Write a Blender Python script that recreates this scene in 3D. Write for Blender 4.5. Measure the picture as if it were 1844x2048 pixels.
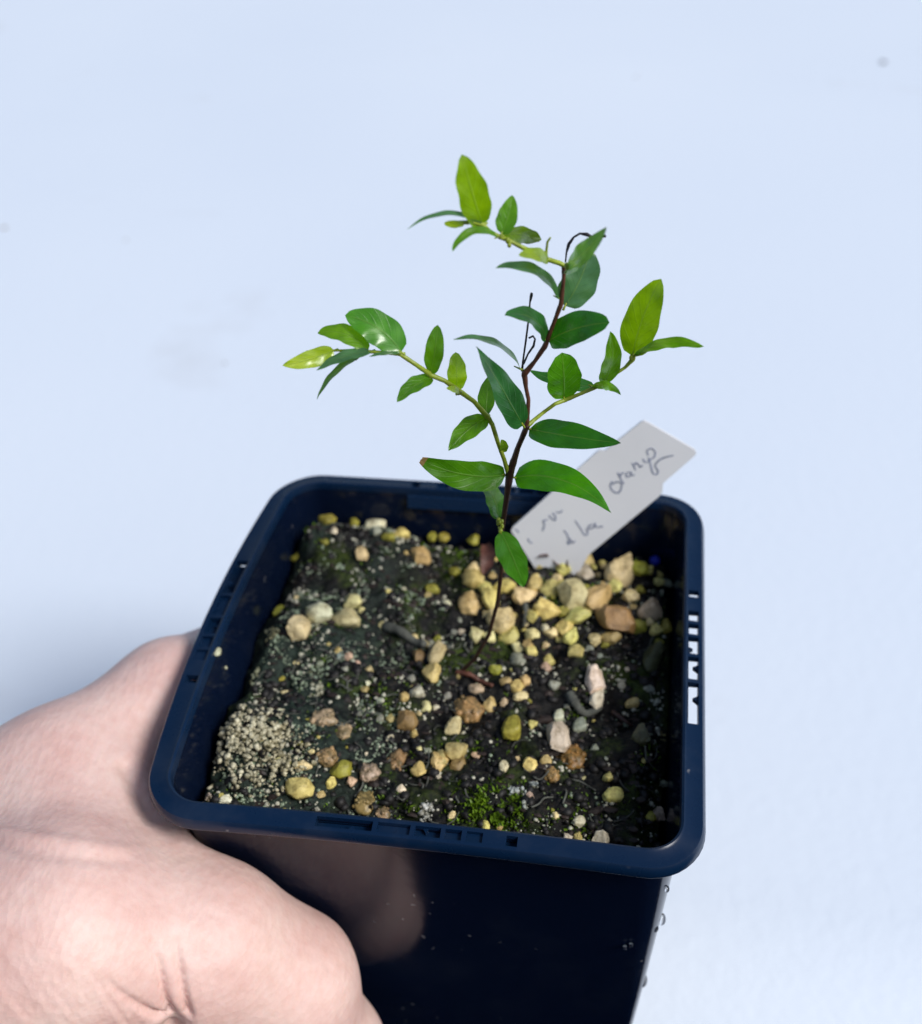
import bpy, bmesh, math, random
import numpy as np
from mathutils import Vector, Matrix, noise

random.seed(7)
rng = np.random.default_rng(7)
for o in list(bpy.data.objects):
    bpy.data.objects.remove(o, do_unlink=True)
scene = bpy.context.scene
COL = scene.collection

# ------------------------------------------------------------------ camera
CAM = np.array([0.03237717, -0.14787043, 0.15850442])
RC = np.array([[0.98671561, 0.15404292, -0.05160508],
               [0.06087897, -0.64511587, -0.76165561],
               [-0.1506189, 0.74839581, -0.64592388]])      # rows: right, down, forward
PW, PH, FOC = 1844.0, 2048.0, 1.12856 * 2048.0               # photograph size and focal length in its pixels
cam_data = bpy.data.cameras.new('camera')
cam = bpy.data.objects.new('camera', cam_data)
COL.objects.link(cam)
m = Matrix.Identity(4)
for i in range(3):
    m[i][0] = RC[0][i]; m[i][1] = -RC[1][i]; m[i][2] = -RC[2][i]; m[i][3] = CAM[i]
cam.matrix_world = m
cam_data.sensor_fit = 'VERTICAL'
cam_data.sensor_height = 24.0
cam_data.sensor_width = 24.0
cam_data.lens = 1.12856 * 24.0
cam_data.clip_start = 0.005
cam_data.clip_end = 60.0
cam_data.dof.use_dof = True
cam_data.dof.focus_distance = 0.180
cam_data.dof.aperture_fstop = 12.0
scene.camera = cam

# ------------------------------------------------------------------ light
SUN = Vector((0.72, -0.26, 0.74)).normalized()
world = bpy.data.worlds.new('World'); scene.world = world; world.use_nodes = True
wn = world.node_tree.nodes; wl = world.node_tree.links
sky = wn.new('ShaderNodeTexSky'); sky.sky_type = 'NISHITA'; sky.sun_disc = False
sky.sun_elevation = math.asin(SUN.z); sky.sun_rotation = math.atan2(SUN.x, SUN.y)
sky.air_density = 1.0; sky.dust_density = 2.5; sky.ozone_density = 1.0
wl.new(sky.outputs['Color'], wn['Background'].inputs['Color'])
wn['Background'].inputs['Strength'].default_value = 0.08
sd = bpy.data.lights.new('sun', 'SUN'); sd.energy = 2.2; sd.angle = math.radians(20); sd.color = (1.0, 0.98, 0.965)
sun = bpy.data.objects.new('sun', sd); COL.objects.link(sun)
sun.rotation_euler = (-SUN).to_track_quat('-Z', 'Y').to_euler()
sun.location = (0.4, 0.2, 0.6)
scene.view_settings.view_transform = 'Standard'; scene.view_settings.look = 'None'
scene.view_settings.gamma = 1.0; scene.view_settings.exposure = 0.25
scene.view_settings.use_curve_mapping = False

# ------------------------------------------------------------------ helpers
def ray(px, py):
    return RC.T @ np.array([(px - PW / 2) / FOC, (py - PH / 2) / FOC, 1.0])
def at_t(px, py, t):
    return CAM + t * ray(px, py)
def at_y(px, py, y):
    d = ray(px, py); return CAM + d * ((y - CAM[1]) / d[1])
def at_z(px, py, z):
    d = ray(px, py); return CAM + d * ((z - CAM[2]) / d[2])
def depth(p):
    return float(RC[2] @ (np.asarray(p) - CAM))
def lin(r, g, b):
    f = lambda c: (c / 255 / 12.92) if c / 255 <= 0.04045 else ((c / 255 + 0.055) / 1.055) ** 2.4
    return (f(r), f(g), f(b), 1.0)

def mesh_obj(name, V, F, mat, parent=None, smooth=True, uv=None):
    me = bpy.data.meshes.new(name)
    me.from_pydata([tuple(map(float, v)) for v in V], [], [tuple(map(int, f)) for f in F])
    me.validate(); me.update()
    if smooth:
        me.polygons.foreach_set('use_smooth', [True] * len(me.polygons))
    if uv is not None:
        l = me.uv_layers.new(name='UVMap')
        idx = np.zeros(len(me.loops), dtype=np.int32); me.loops.foreach_get('vertex_index', idx)
        l.data.foreach_set('uv', np.asarray(uv, dtype=np.float32)[idx].ravel())
    if mat: me.materials.append(mat)
    o = bpy.data.objects.new(name, me); COL.objects.link(o)
    if parent is not None: o.parent = parent
    return o
def empty(name, loc=(0, 0, 0)):
    o = bpy.data.objects.new(name, None); o.empty_display_size = 0.01; COL.objects.link(o); o.location = loc
    return o
def put(child, parent):
    """parent keeping world coordinates (parents are unrotated empties)"""
    child.parent = parent
    child.matrix_parent_inverse = Matrix.Translation(-parent.location)
def tag(o, label, cat=None, group=None, kind=None):
    o['label'] = label
    if cat: o['category'] = cat
    if group: o['group'] = group
    if kind: o['kind'] = kind
    return o

class Geo:
    def __init__(s): s.V = []; s.F = []; s.n = 0
    def add(s, V, F):
        s.V.extend(V); s.F.extend([tuple(i + s.n for i in f) for f in F]); s.n += len(V)
    def build(s, name, mat, parent=None, smooth=True): return mesh_obj(name, s.V, s.F, mat, parent, smooth)

def ico(sub):
    b = bmesh.new(); bmesh.ops.create_icosphere(b, subdivisions=sub, radius=1.0)
    V = np.array([v.co[:] for v in b.verts]); F = [tuple(v.index for v in f.verts) for f in b.faces]
    b.free(); return V, F
ICO1, ICO1F = ico(1); ICO2, ICO2F = ico(2); ICO3, ICO3F = ico(3)

def catmull(P, n):
    P = [np.asarray(p, float) for p in P]
    Q = [2 * P[0] - P[1]] + P + [2 * P[-1] - P[-2]]
    out = []
    for i in range(1, len(Q) - 2):
        a, b, c, d = Q[i - 1], Q[i], Q[i + 1], Q[i + 2]
        for k in range(n):
            t = k / n
            out.append(0.5 * (2 * b + (c - a) * t + (2 * a - 5 * b + 4 * c - d) * t * t + (3 * b - a - 3 * c + d) * t ** 3))
    out.append(P[-1]); return out
def tube(geo, P, R, seg=8):
    """tube along points P with radii R, rounded ends"""
    P = [np.asarray(p, float) for p in P]
    n = len(P); V = []; F = []
    up = np.array([0.3, -0.5, 0.8]); 
    for i in range(n):
        t = P[min(i + 1, n - 1)] - P[max(i - 1, 0)]; t = t / (np.linalg.norm(t) + 1e-12)
        a = np.cross(t, up); a /= np.linalg.norm(a) + 1e-12; b = np.cross(t, a); up = np.cross(a, t)
        for k in range(seg):
            th = 2 * math.pi * k / seg
            V.append(P[i] + R[i] * (math.cos(th) * a + math.sin(th) * b))
    for i in range(n - 1):
        for k in range(seg):
            k2 = (k + 1) % seg
            F.append((i * seg + k, i * seg + k2, (i + 1) * seg + k2, (i + 1) * seg + k))
    t0 = P[0] - P[1]; t0 /= np.linalg.norm(t0) + 1e-12; t1 = P[-1] - P[-2]; t1 /= np.linalg.norm(t1) + 1e-12
    V.append(P[0] + t0 * R[0] * 0.6); V.append(P[-1] + t1 * R[-1] * 0.6)
    for k in range(seg):
        k2 = (k + 1) % seg
        F.append((n * seg, k2, k)); F.append((n * seg + 1, (n - 1) * seg + k, (n - 1) * seg + k2))
    geo.add(V, F)
def blob(geo, c, r, V0=ICO1, F0=ICO1F, jit=0.15, squash=(1, 1, 1)):
    s = np.array(squash) * r
    geo.add(list(V0 * s * (1 + jit * (rng.random((len(V0), 1)) - 0.5)) + np.asarray(c)), F0)

# ------------------------------------------------------------------ materials
def new_mat(name):
    mt = bpy.data.materials.new(name); mt.use_nodes = True
    return mt, mt.node_tree.nodes, mt.node_tree.links, mt.node_tree.nodes['Principled BSDF']
def nd(n, t, **k):
    x = n.new(t)
    for a, v in k.items():
        if a in x.inputs: x.inputs[a].default_value = v
        else: setattr(x, a, v)
    return x
def ramp(n, stops, interp='LINEAR'):
    r = n.new('ShaderNodeValToRGB'); r.color_ramp.interpolation = interp
    e = r.color_ramp.elements
    while len(e) < len(stops): e.new(0.5)
    for i, (p, c) in enumerate(stops):
        e[i].position = p; e[i].color = c if len(c) == 4 else (*c, 1)
    return r
def bump_from(n, l, b, sock, strength, dist):
    bp = nd(n, 'ShaderNodeBump'); bp.inputs['Strength'].default_value = strength; bp.inputs['Distance'].default_value = dist
    l.new(sock, bp.inputs['Height']); l.new(bp.outputs[0], b.inputs['Normal']); return bp
def mixc(n, l, fac, a, b, mode='MIX'):
    x = n.new('ShaderNodeMix'); x.data_type = 'RGBA'; x.blend_type = mode
    for s, v in ((x.inputs[0], fac), (x.inputs[6], a), (x.inputs[7], b)):
        if hasattr(v, 'links') or hasattr(v, 'is_linked'): l.new(v, s)
        else: s.default_value = v
    return x.outputs[2]

# white sheet
M_sheet, n, l, b = new_mat('white_sheet')
tc = nd(n, 'ShaderNodeTexCoord')
n1 = nd(n, 'ShaderNodeTexNoise', Scale=3.0, Detail=3.0); l.new(tc.outputs['Object'], n1.inputs['Vector'])
r1 = ramp(n, [(0.3, lin(226, 238, 252)), (0.75, lin(232, 243, 255))]); l.new(n1.outputs[0], r1.inputs[0])
n2 = nd(n, 'ShaderNodeTexNoise', Scale=14.0, Detail=4.0); l.new(tc.outputs['Object'], n2.inputs['Vector'])
r2 = ramp(n, [(0.66, (0, 0, 0, 1)), (0.8, (0.35, 0.35, 0.35, 1))]); l.new(n2.outputs[0], r2.inputs[0])
l.new(mixc(n, l, r2.outputs[0], r1.outputs[0], lin(208, 214, 222)), b.inputs['Base Color'])
b.inputs['Roughness'].default_value = 0.6
n3 = nd(n, 'ShaderNodeTexNoise', Scale=260.0, Detail=2.0); l.new(tc.outputs['Object'], n3.inputs['Vector'])
bump_from(n, l, b, n3.outputs[0], 0.15, 0.001)

# black plastic
def plastic(name, base, rough, dust, haze_=0.08, dr=0.10):
    mt, n, l, b = new_mat(name)
    b.inputs['Specular IOR Level'].default_value = 0.30
    tc = nd(n, 'ShaderNodeTexCoord')
    a = nd(n, 'ShaderNodeTexNoise', Scale=70.0, Detail=6.0, Roughness=0.65); l.new(tc.outputs['Object'], a.inputs['Vector'])
    v = nd(n, 'ShaderNodeTexVoronoi', Scale=420.0); l.new(tc.outputs['Object'], v.inputs['Vector'])
    vr = ramp(n, [(0.08, (1, 1, 1, 1)), (0.17, (0, 0, 0, 1))]); l.new(v.outputs['Distance'], vr.inputs[0])
    vs = nd(n, 'ShaderNodeSeparateColor'); l.new(v.outputs['Color'], vs.inputs[0])
    vt = nd(n, 'ShaderNodeMath', operation='GREATER_THAN'); vt.inputs[1].default_value = 1 - dust; l.new(vs.outputs[0], vt.inputs[0])
    sp = nd(n, 'ShaderNodeMath', operation='MULTIPLY'); l.new(vr.outputs[0], sp.inputs[0]); l.new(vt.outputs[0], sp.inputs[1])
    big = nd(n, 'ShaderNodeTexNoise', Scale=38.0, Detail=3.0); l.new(tc.outputs['Object'], big.inputs['Vector'])
    br = ramp(n, [(0.48, (0, 0, 0, 1)), (0.6, (1, 1, 1, 1))]); l.new(big.outputs[0], br.inputs[0])
    sm_ = nd(n, 'ShaderNodeMath', operation='MULTIPLY'); l.new(sp.outputs[0], sm_.inputs[0]); l.new(br.outputs[0], sm_.inputs[1]); sp = sm_
    nv_ = nd(n, 'ShaderNodeTexNoise', Scale=260.0, Detail=2.0); l.new(tc.outputs['Object'], nv_.inputs['Vector'])
    wv = nd(n, 'ShaderNodeMixRGB'); wv.inputs[0].default_value = 0.004; l.new(tc.outputs['Object'], wv.inputs[1]); l.new(nv_.outputs['Color'], wv.inputs[2]); l.new(wv.outputs[0], v.inputs['Vector'])
    ar = ramp(n, [(0.5, (0, 0, 0, 1)), (0.78, (1, 1, 1, 1))]); l.new(a.outputs[0], ar.inputs[0])
    am = nd(n, 'ShaderNodeMath', operation='MULTIPLY'); am.inputs[1].default_value = haze_; l.new(ar.outputs[0], am.inputs[0])
    c1 = mixc(n, l, am.outputs[0], base, lin(92, 100, 112))
    sp2 = nd(n, 'ShaderNodeMath', operation='MULTIPLY'); sp2.inputs[1].default_value = 0.55; l.new(sp.outputs[0], sp2.inputs[0])
    l.new(mixc(n, l, sp2.outputs[0], c1, lin(150, 150, 150)), b.inputs['Base Color'])
    rr = nd(n, 'ShaderNodeMapRange'); rr.inputs[3].default_value = rough; rr.inputs[4].default_value = rough + dr
    l.new(a.outputs[0], rr.inputs[0]); l.new(rr.outputs[0], b.inputs['Roughness'])
    s = nd(n, 'ShaderNodeTexNoise', Scale=180.0, Detail=3.0); l.new(tc.outputs['Object'], s.inputs['Vector'])
    bump_from(n, l, b, s.outputs[0], 0.05, 0.0005)
    return mt
M_plastic = plastic('black_plastic', (0.003, 0.007, 0.022, 1), 0.07, 0.35, 0.05)
M_rim = plastic('black_plastic_rim', (0.003, 0.016, 0.048, 1), 0.14, 0.14, 0.14, 0.30)

# soil
M_soil, n, l, b = new_mat('dark_soil')
tc = nd(n, 'ShaderNodeTexCoord')
a = nd(n, 'ShaderNodeTexNoise', Scale=900.0, Detail=5.0, Roughness=0.7); l.new(tc.outputs['Object'], a.inputs['Vector'])
ra = ramp(n, [(0.3, lin(4, 4, 5)), (0.55, lin(18, 17, 17)), (0.75, lin(54, 46, 36))]); l.new(a.outputs[0], ra.inputs[0])
g = nd(n, 'ShaderNodeTexNoise', Scale=95.0, Detail=4.0); l.new(tc.outputs['Object'], g.inputs['Vector'])
rg = ramp(n, [(0.50, (0, 0, 0, 1)), (0.66, (0.85, 0.85, 0.85, 1))]); l.new(g.outputs[0], rg.inputs[0])
gc = ramp(n, [(0.35, lin(18, 30, 12)), (0.7, lin(74, 92, 18))]); l.new(a.outputs[0], gc.inputs[0])
c1 = mixc(n, l, rg.outputs[0], ra.outputs[0], gc.outputs[0])
g2 = nd(n, 'ShaderNodeTexNoise', Scale=60.0, Detail=3.0); mp = nd(n, 'ShaderNodeMapping'); mp.inputs['Location'].default_value = (3, 1, 2)
l.new(tc.outputs['Object'], mp.inputs[0]); l.new(mp.outputs[0], g2.inputs['Vector'])
rg2 = ramp(n, [(0.40, (0, 0, 0, 1)), (0.56, (0.9, 0.9, 0.9, 1))]); l.new(g2.outputs[0], rg2.inputs[0])
sx_ = nd(n, 'ShaderNodeSeparateXYZ'); l.new(tc.outputs['Object'], sx_.inputs[0])
mr = nd(n, 'ShaderNodeMapRange'); mr.inputs[1].default_value = -0.004; mr.inputs[2].default_value = -0.026; mr.inputs[3].default_value = 0.05; mr.inputs[4].default_value = 1.3  # crust lies on the left; right side coloured darker for the wall's shade
l.new(sx_.outputs[0], mr.inputs[0])
cr = nd(n, 'ShaderNodeMath', operation='MULTIPLY'); cr.use_clamp = True; l.new(rg2.outputs[0], cr.inputs[0]); l.new(mr.outputs[0], cr.inputs[1])
crc = ramp(n, [(0.35, lin(9, 15, 13)), (0.7, lin(52, 68, 58))]); l.new(a.outputs[0], crc.inputs[0])
l.new(mixc(n, l, cr.outputs[0], c1, crc.outputs[0]), b.inputs['Base Color'])
b.inputs['Roughness'].default_value = 0.6; b.inputs['Specular IOR Level'].default_value = 0.25
bump_from(n, l, b, a.outputs[0], 0.8, 0.0006)

# stones: object colour with grain
def stone_mat(name, grain, rough, d0=0.56, d1=0.74):
    mt, n, l, b = new_mat(name)
    tc = nd(n, 'ShaderNodeTexCoord'); oi = nd(n, 'ShaderNodeObjectInfo')
    mp = nd(n, 'ShaderNodeMapping'); l.new(tc.outputs['Object'], mp.inputs[0]); l.new(oi.outputs['Location'], mp.inputs['Location'])
    a = nd(n, 'ShaderNodeTexNoise', Scale=grain, Detail=5.0, Roughness=0.65); l.new(mp.outputs[0], a.inputs['Vector'])
    r = ramp(n, [(0.28, (0.42, 0.36, 0.26, 1)), (0.5, (0.92, 0.9, 0.86, 1)), (0.75, (1.15, 1.15, 1.15, 1))]); l.new(a.outputs[0], r.inputs[0])
    c = mixc(n, l, 1.0, oi.outputs['Color'], r.outputs[0], 'MULTIPLY')
    d_ = nd(n, 'ShaderNodeTexNoise', Scale=grain * 1.1, Detail=6.0, Roughness=0.75); mp2 = nd(n, 'ShaderNodeMapping'); mp2.inputs['Location'].default_value = (5, 3, 1)
    l.new(mp.outputs[0], mp2.inputs[0]); l.new(mp2.outputs[0], d_.inputs['Vector'])
    rd = ramp(n, [(d0, (0, 0, 0, 1)), (d1, (0.8, 0.8, 0.8, 1))]); l.new(d_.outputs[0], rd.inputs[0])
    c = mixc(n, l, rd.outputs[0], c, lin(74, 68, 34))
    l.new(c, b.inputs['Base Color']); b.inputs['Roughness'].default_value = rough
    bump_from(n, l, b, a.outputs[0], 0.5, 0.0005)
    return mt
M_stone = stone_mat('pebble_stone', 1.6, 0.5)
M_clump = stone_mat('granule_clump', 650.0, 0.4, 0.42, 0.58)

# leaf: object colour, veins from the leaf's own coordinates
M_leaf, n, l, b = new_mat('leaf')
uvn = nd(n, 'ShaderNodeUVMap'); sep = nd(n, 'ShaderNodeSeparateXYZ'); l.new(uvn.outputs[0], sep.inputs[0])
oi = nd(n, 'ShaderNodeObjectInfo')
def mth(op, a_, b_=None, clamp=False):
    x = nd(n, 'ShaderNodeMath', operation=op); x.use_clamp = clamp
    for i, v in enumerate((a_, b_)):
        if v is None: continue
        if isinstance(v, (int, float)): x.inputs[i].default_value = v
        else: l.new(v, x.inputs[i])
    return x.outputs[0]
vabs = mth('ABSOLUTE', mth('SUBTRACT', sep.outputs[1], 0.5))
mid = mth('SUBTRACT', 1.0, mth('DIVIDE', vabs, 0.035), True)
mid = mth('MAXIMUM', mid, 0.0)
vein_c = mth('SUBTRACT', mth('MULTIPLY', sep.outputs[0], 7.0), mth('MULTIPLY', vabs, 4.5))
vein = mth('ABSOLUTE', mth('SUBTRACT', mth('FRACT', vein_c), 0.5))          # 0 at vein
veinl = mth('MAXIMUM', mth('SUBTRACT', 1.0, mth('DIVIDE', vein, 0.10)), 0.0)
tc = nd(n, 'ShaderNodeTexCoord')
a = nd(n, 'ShaderNodeTexNoise', Scale=260.0, Detail=4.0); l.new(tc.outputs['Object'], a.inputs['Vector'])
r = ramp(n, [(0.3, (0.62, 0.68, 0.6, 1)), (0.55, (1, 1, 1, 1)), (0.78, (1.35, 1.2, 1.1, 1))]); l.new(a.outputs[0], r.inputs[0])
c = mixc(n, l, 1.0, oi.outputs['Color'], r.outputs[0], 'MULTIPLY')
c = mixc(n, l, mth('MULTIPLY', veinl, 0.05), c, (0.16, 0.30, 0.06, 1))
c = mixc(n, l, mth('MULTIPLY', mid, 0.32), c, (0.24, 0.38, 0.09, 1))
# dry brown end, only on leaves whose alpha is lowered
dry = mth('MULTIPLY', mth('GREATER_THAN', sep.outputs[0], 0.90), mth('SUBTRACT', 1.0, oi.outputs['Alpha']), True)
c = mixc(n, l, dry, c, lin(150, 120, 90))
l.new(c, b.inputs['Base Color']); b.inputs['Roughness'].default_value = 0.36
b.inputs['Specular IOR Level'].default_value = 0.5
hh = mth('SUBTRACT', mth('SUBTRACT', mth('MULTIPLY', a.outputs[0], 1.1), mth('MULTIPLY', veinl, 0.22)), mth('MULTIPLY', mid, 0.7))
b.inputs['Coat Weight'].default_value = 1.0; b.inputs['Coat Roughness'].default_value = 0.22; b.inputs['Coat IOR'].default_value = 1.6
bp = bump_from(n, l, b, hh, 0.38, 0.0006)
tr = nd(n, 'ShaderNodeBsdfTranslucent'); 
l.new(mixc(n, l, 1.0, c, (1.7, 1.75, 0.5, 1), 'MULTIPLY'), tr.inputs[0]); l.new(bp.outputs[0], tr.inputs['Normal'])
mx = nd(n, 'ShaderNodeMixShader'); mx.inputs[0].default_value = 0.46
l.new(b.outputs[0], mx.inputs[1]); l.new(tr.outputs[0], mx.inputs[2])
l.new(mx.outputs[0], n['Material Output'].inputs['Surface'])

def simple(name, c, rough=0.5, grain=0, var=0.4, bump=0.3, dist=0.0004):
    mt, n, l, b = new_mat(name)
    b.inputs['Roughness'].default_value = rough
    tc = nd(n, 'ShaderNodeTexCoord')
    a = nd(n, 'ShaderNodeTexNoise', Scale=grain or 400.0, Detail=4.0); l.new(tc.outputs['Object'], a.inputs['Vector'])
    r = ramp(n, [(0.3, tuple(x * (1 - var) for x in c[:3])), (0.7, tuple(min(1, x * (1 + var)) for x in c[:3]))]); l.new(a.outputs[0], r.inputs[0])
    l.new(r.outputs[0], b.inputs['Base Color'])
    bump_from(n, l, b, a.outputs[0], bump, dist)
    return mt
M_stem = simple('woody_stem', lin(54, 34, 28), 0.45, 900)
M_stemred = simple('reddish_stem', lin(92, 56, 42), 0.45, 900)
M_green = simple('green_shoot', lin(146, 164, 52), 0.4, 700, 0.25)
M_dead = simple('dried_tendril', lin(24, 20, 30), 0.6, 900)
M_tag = simple('white_plastic_tag', lin(232, 234, 238), 0.45, 60, 0.03, 0.05)
M_ink = simple('grey_ink', lin(128, 136, 160), 0.7, 700, 0.25)
M_moss = simple('moss_green', lin(84, 112, 16), 0.5, 260, 0.85)
M_grit = simple('pale_granules', lin(188, 186, 166), 0.5, 800, 0.25)
M_gritgrey = simple('grey_green_granules', lin(132, 146, 122), 0.3, 600, 0.5)
M_crumb = simple('soil_crumbs', lin(20, 18, 17), 0.6, 700, 0.7)
M_brown = simple('dead_brown_leaf', lin(92, 58, 48), 0.6, 300, 0.5)
M_bark = simple('bark', lin(42, 31, 25), 0.6, 500, 0.6)
M_twig = simple('grey_twig', lin(86, 88, 80), 0.8, 500, 0.5)
M_blue = simple('blue_bead', lin(30, 50, 190), 0.3, 500, 0.2)

# water
M_water, n, l, b = new_mat('water')
b.inputs['Base Color'].default_value = (1, 1, 1, 1); b.inputs['Roughness'].default_value = 0.02
b.inputs['IOR'].default_value = 1.33; b.inputs['Transmission Weight'].default_value = 1.0

# skin
M_skin, n, l, b = new_mat('skin')
tc = nd(n, 'ShaderNodeTexCoord')
a = nd(n, 'ShaderNodeTexNoise', Scale=75.0, Detail=4.0); l.new(tc.outputs['Object'], a.inputs['Vector'])
r = ramp(n, [(0.3, lin(221, 183, 174)), (0.5, lin(230, 197, 188)), (0.72, lin(235, 207, 197))]); l.new(a.outputs[0], r.inputs[0])
a2 = nd(n, 'ShaderNodeTexNoise', Scale=420.0, Detail=5.0, Roughness=0.7); l.new(tc.outputs['Object'], a2.inputs['Vector'])
r2 = ramp(n, [(0.3, (0.93, 0.87, 0.85, 1)), (0.6, (1, 1, 1, 1))]); l.new(a2.outputs[0], r2.inputs[0])
c = mixc(n, l, 1.0, r.outputs[0], r2.outputs[0], 'MULTIPLY')
l.new(c, b.inputs['Base Color']); b.inputs['Roughness'].default_value = 0.52
b.inputs['Subsurface Weight'].default_value = 0.18
b.inputs['Subsurface Radius'].default_value = (1.0, 0.35, 0.2); b.inputs['Subsurface Scale'].default_value = 0.003
v = nd(n, 'ShaderNodeTexVoronoi', Scale=900.0); mp = nd(n, 'ShaderNodeMapping'); mp.inputs['Rotation'].default_value = (0.4, 0.2, 0.7); mp.inputs['Scale'].default_value = (1.0, 0.45, 1.0)
l.new(tc.outputs['Object'], mp.inputs[0]); l.new(mp.outputs[0], v.inputs['Vector'])
w = nd(n, 'ShaderNodeTexNoise', Scale=150.0, Detail=5.0); mp2 = nd(n, 'ShaderNodeMapping'); mp2.inputs['Rotation'].default_value = (0, 0.3, -0.75); mp2.inputs['Scale'].default_value = (0.35, 2.6, 1.4)
l.new(tc.outputs['Object'], mp2.inputs[0]); l.new(mp2.outputs[0], w.inputs['Vector'])
ad = nd(n, 'ShaderNodeMath', operation='MULTIPLY_ADD'); ad.inputs[1].default_value = 0.5
l.new(v.outputs['Distance'], ad.inputs[0]); l.new(w.outputs[0], ad.inputs[2])
bump_from(n, l, b, ad.outputs[0], 0.30, 0.0006)

# ------------------------------------------------------------------ the setting: white sheet far below the pot
TABLE_Z = -0.113
N = 40
xs = np.linspace(-1.4, 1.4, N); ys = np.linspace(-0.037, 2.2, N)  # invented front edge, cut short so the pot's front wall reflects dark
V = [(x, y, TABLE_Z + 0.0008 * noise.noise(Vector((x * 3, y * 3, 0)))) for y in ys for x in xs]
F = [(j * N + i, j * N + i + 1, (j + 1) * N + i + 1, (j + 1) * N + i) for j in range(N - 1) for i in range(N - 1)]
edge = list(range(N)) + [j * N + N - 1 for j in range(1, N)] + [(N - 1) * N + i for i in range(N - 2, -1, -1)] + [j * N for j in range(N - 2, 0, -1)]
e0 = len(V); V += [(V[i][0], V[i][1], TABLE_Z - 0.025) for i in edge]
F += [(edge[q], e0 + q, e0 + (q + 1) % len(edge), edge[(q + 1) % len(edge)]) for q in range(len(edge))] + [tuple(range(e0 + len(edge) - 1, e0 - 1, -1))]
sheet = mesh_obj('table_surface', V, F, M_sheet)
tag(sheet, 'smooth pale blue-white tabletop with faint smudges under the held pot', kind='structure')

def crumb(px, py, s, col, label):
    p = at_z(px, py, TABLE_Z); k = s * depth(p) / FOC
    Vv = ICO2 * np.array([1, 0.8, 0.5]) * k * (1 + 0.5 * (rng.random((len(ICO2), 1)) - 0.5))
    o = mesh_obj('crumb', Vv, ICO2F, M_stone); o.location = p + np.array([0, 0, k * 0.35]); o.color = col
    tag(o, label, 'crumb', 'crumbs on the tabletop')
crumb(1766, 126, 6, lin(95, 98, 106), 'tiny dark crumb of dirt alone on the pale tabletop')
crumb(10, 457, 5, lin(170, 165, 160), 'tiny pale beige crumb lying on the tabletop beside a faint smudge')
crumb(252, 481, 3, lin(190, 190, 190), 'faint light grey speck of dust lying on the tabletop')
crumb(450, 727, 3, lin(180, 180, 186), 'faint light grey speck of dust lying on the tabletop')
crumb(1272, 155, 3, lin(180, 180, 186), 'faint light grey speck of dust lying on the tabletop')

# ------------------------------------------------------------------ pot
BOW = 0.0027
def bow(P):
    """the left wall is squeezed outwards"""
    P = np.array(P, float)
    wgt = np.clip(-P[:, 0] / 0.042, 0, 1.2) ** 4 * np.clip(1 - (P[:, 1] / 0.046) ** 2, 0, 1) * np.clip(1 + P[:, 2] / 0.10, 0, 1)
    P[:, 0] -= BOW * wgt
    wf = np.clip(-P[:, 1] / 0.042, 0, 1.2) ** 4 * np.clip(1 - (P[:, 0] / 0.046) ** 2, 0, 1) * np.clip(1 + P[:, 2] / 0.10, 0, 1)
    P[:, 1] += 0.0008 * wf
    return P
SLOTS = [(-0.0162, -0.0068), (-0.0060, -0.0006), (0.0002, 0.0044), (0.0051, 0.0078), (0.0086, 0.0112), (0.0150, 0.0168)]
def side_params(half, rc):
    e = half - rc
    us = sorted(set([-e, e] + [u for s in SLOTS for u in s] + list(np.linspace(-e, e, 13))))
    return us
US = side_params(0.0460, 0.0095)     # common sampling along a side
NC = 9
def ring_pts(h, z):
    """points of a rounded square of half size h, identical sampling for every h"""
    rc = max(0.0095 - (0.046 - h), 0.002); e0 = 0.0365; e = h - rc
    pts = []
    for k in range(4):
        a = math.pi / 2 * k
        ca, sa = math.cos(a), math.sin(a)
        loc = [(u * e / e0, -h) for u in US]                                     # front side left to right
        loc += [(e + rc * math.sin(t), -e - rc * math.cos(t)) for t in [math.pi / 2 * (i + 1) / (NC + 1) for i in range(NC)]]
        pts += [(ca * x - sa * y, sa * x + ca * y, z) for x, y in loc]
    return pts
NR = len(US) + NC
def loft(geo, profile, closed_profile, idx=None):
    """sweep a profile [(h,z)] round the square; idx = list of path indices for a partial run"""
    rings = [bow(ring_pts(h, z)) for h, z in profile]
    tot = 4 * NR
    if idx is None:
        V = [p for r_ in rings for p in r_]; F = []
        m_ = len(profile)
        for a_ in range(m_ if closed_profile else m_ - 1):
            b_ = (a_ + 1) % m_
            for i in range(tot):
                j = (i + 1) % tot
                F.append((a_ * tot + i, a_ * tot + j, b_ * tot + j, b_ * tot + i))
        geo.add(V, F)
    else:
        L = len(idx); m_ = len(profile)
        V = [rings[a_][i % tot] for a_ in range(m_) for i in idx]; F = []
        for a_ in range(m_):
            b_ = (a_ + 1) % m_
            for i in range(L - 1):
                F.append((a_ * L + i, a_ * L + i + 1, b_ * L + i + 1, b_ * L + i))
        F.append(tuple(a_ * L for a_ in range(m_))); F.append(tuple(a_ * L + L - 1 for a_ in reversed(range(m_))))
        geo.add(V, F)
def half_in(z): return 0.0420 + 0.075 * z if z <= -0.006 else 0.04155 + 0.0009 * (z + 0.006) / 0.006
pot = empty('plant_pot', (0, 0, -0.111))
tag(pot, 'square black plastic plant pot with slotted rim, filled with gritty soil', 'plant pot')
g_ = Geo()
zs = [-0.0006, -0.006, -0.02, -0.035, -0.05, -0.065, -0.085, -0.109]
prof = [(half_in(z), z) for z in zs] + [(0.012, -0.1095), (0.012, -0.111), (half_in(-0.109) - 0.001, -0.111)] + [(half_in(z) + 0.0009, z) for z in reversed(zs)]
loft(g_, prof, True)
body = g_.build('body', M_plastic); put(body, pot)
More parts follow.
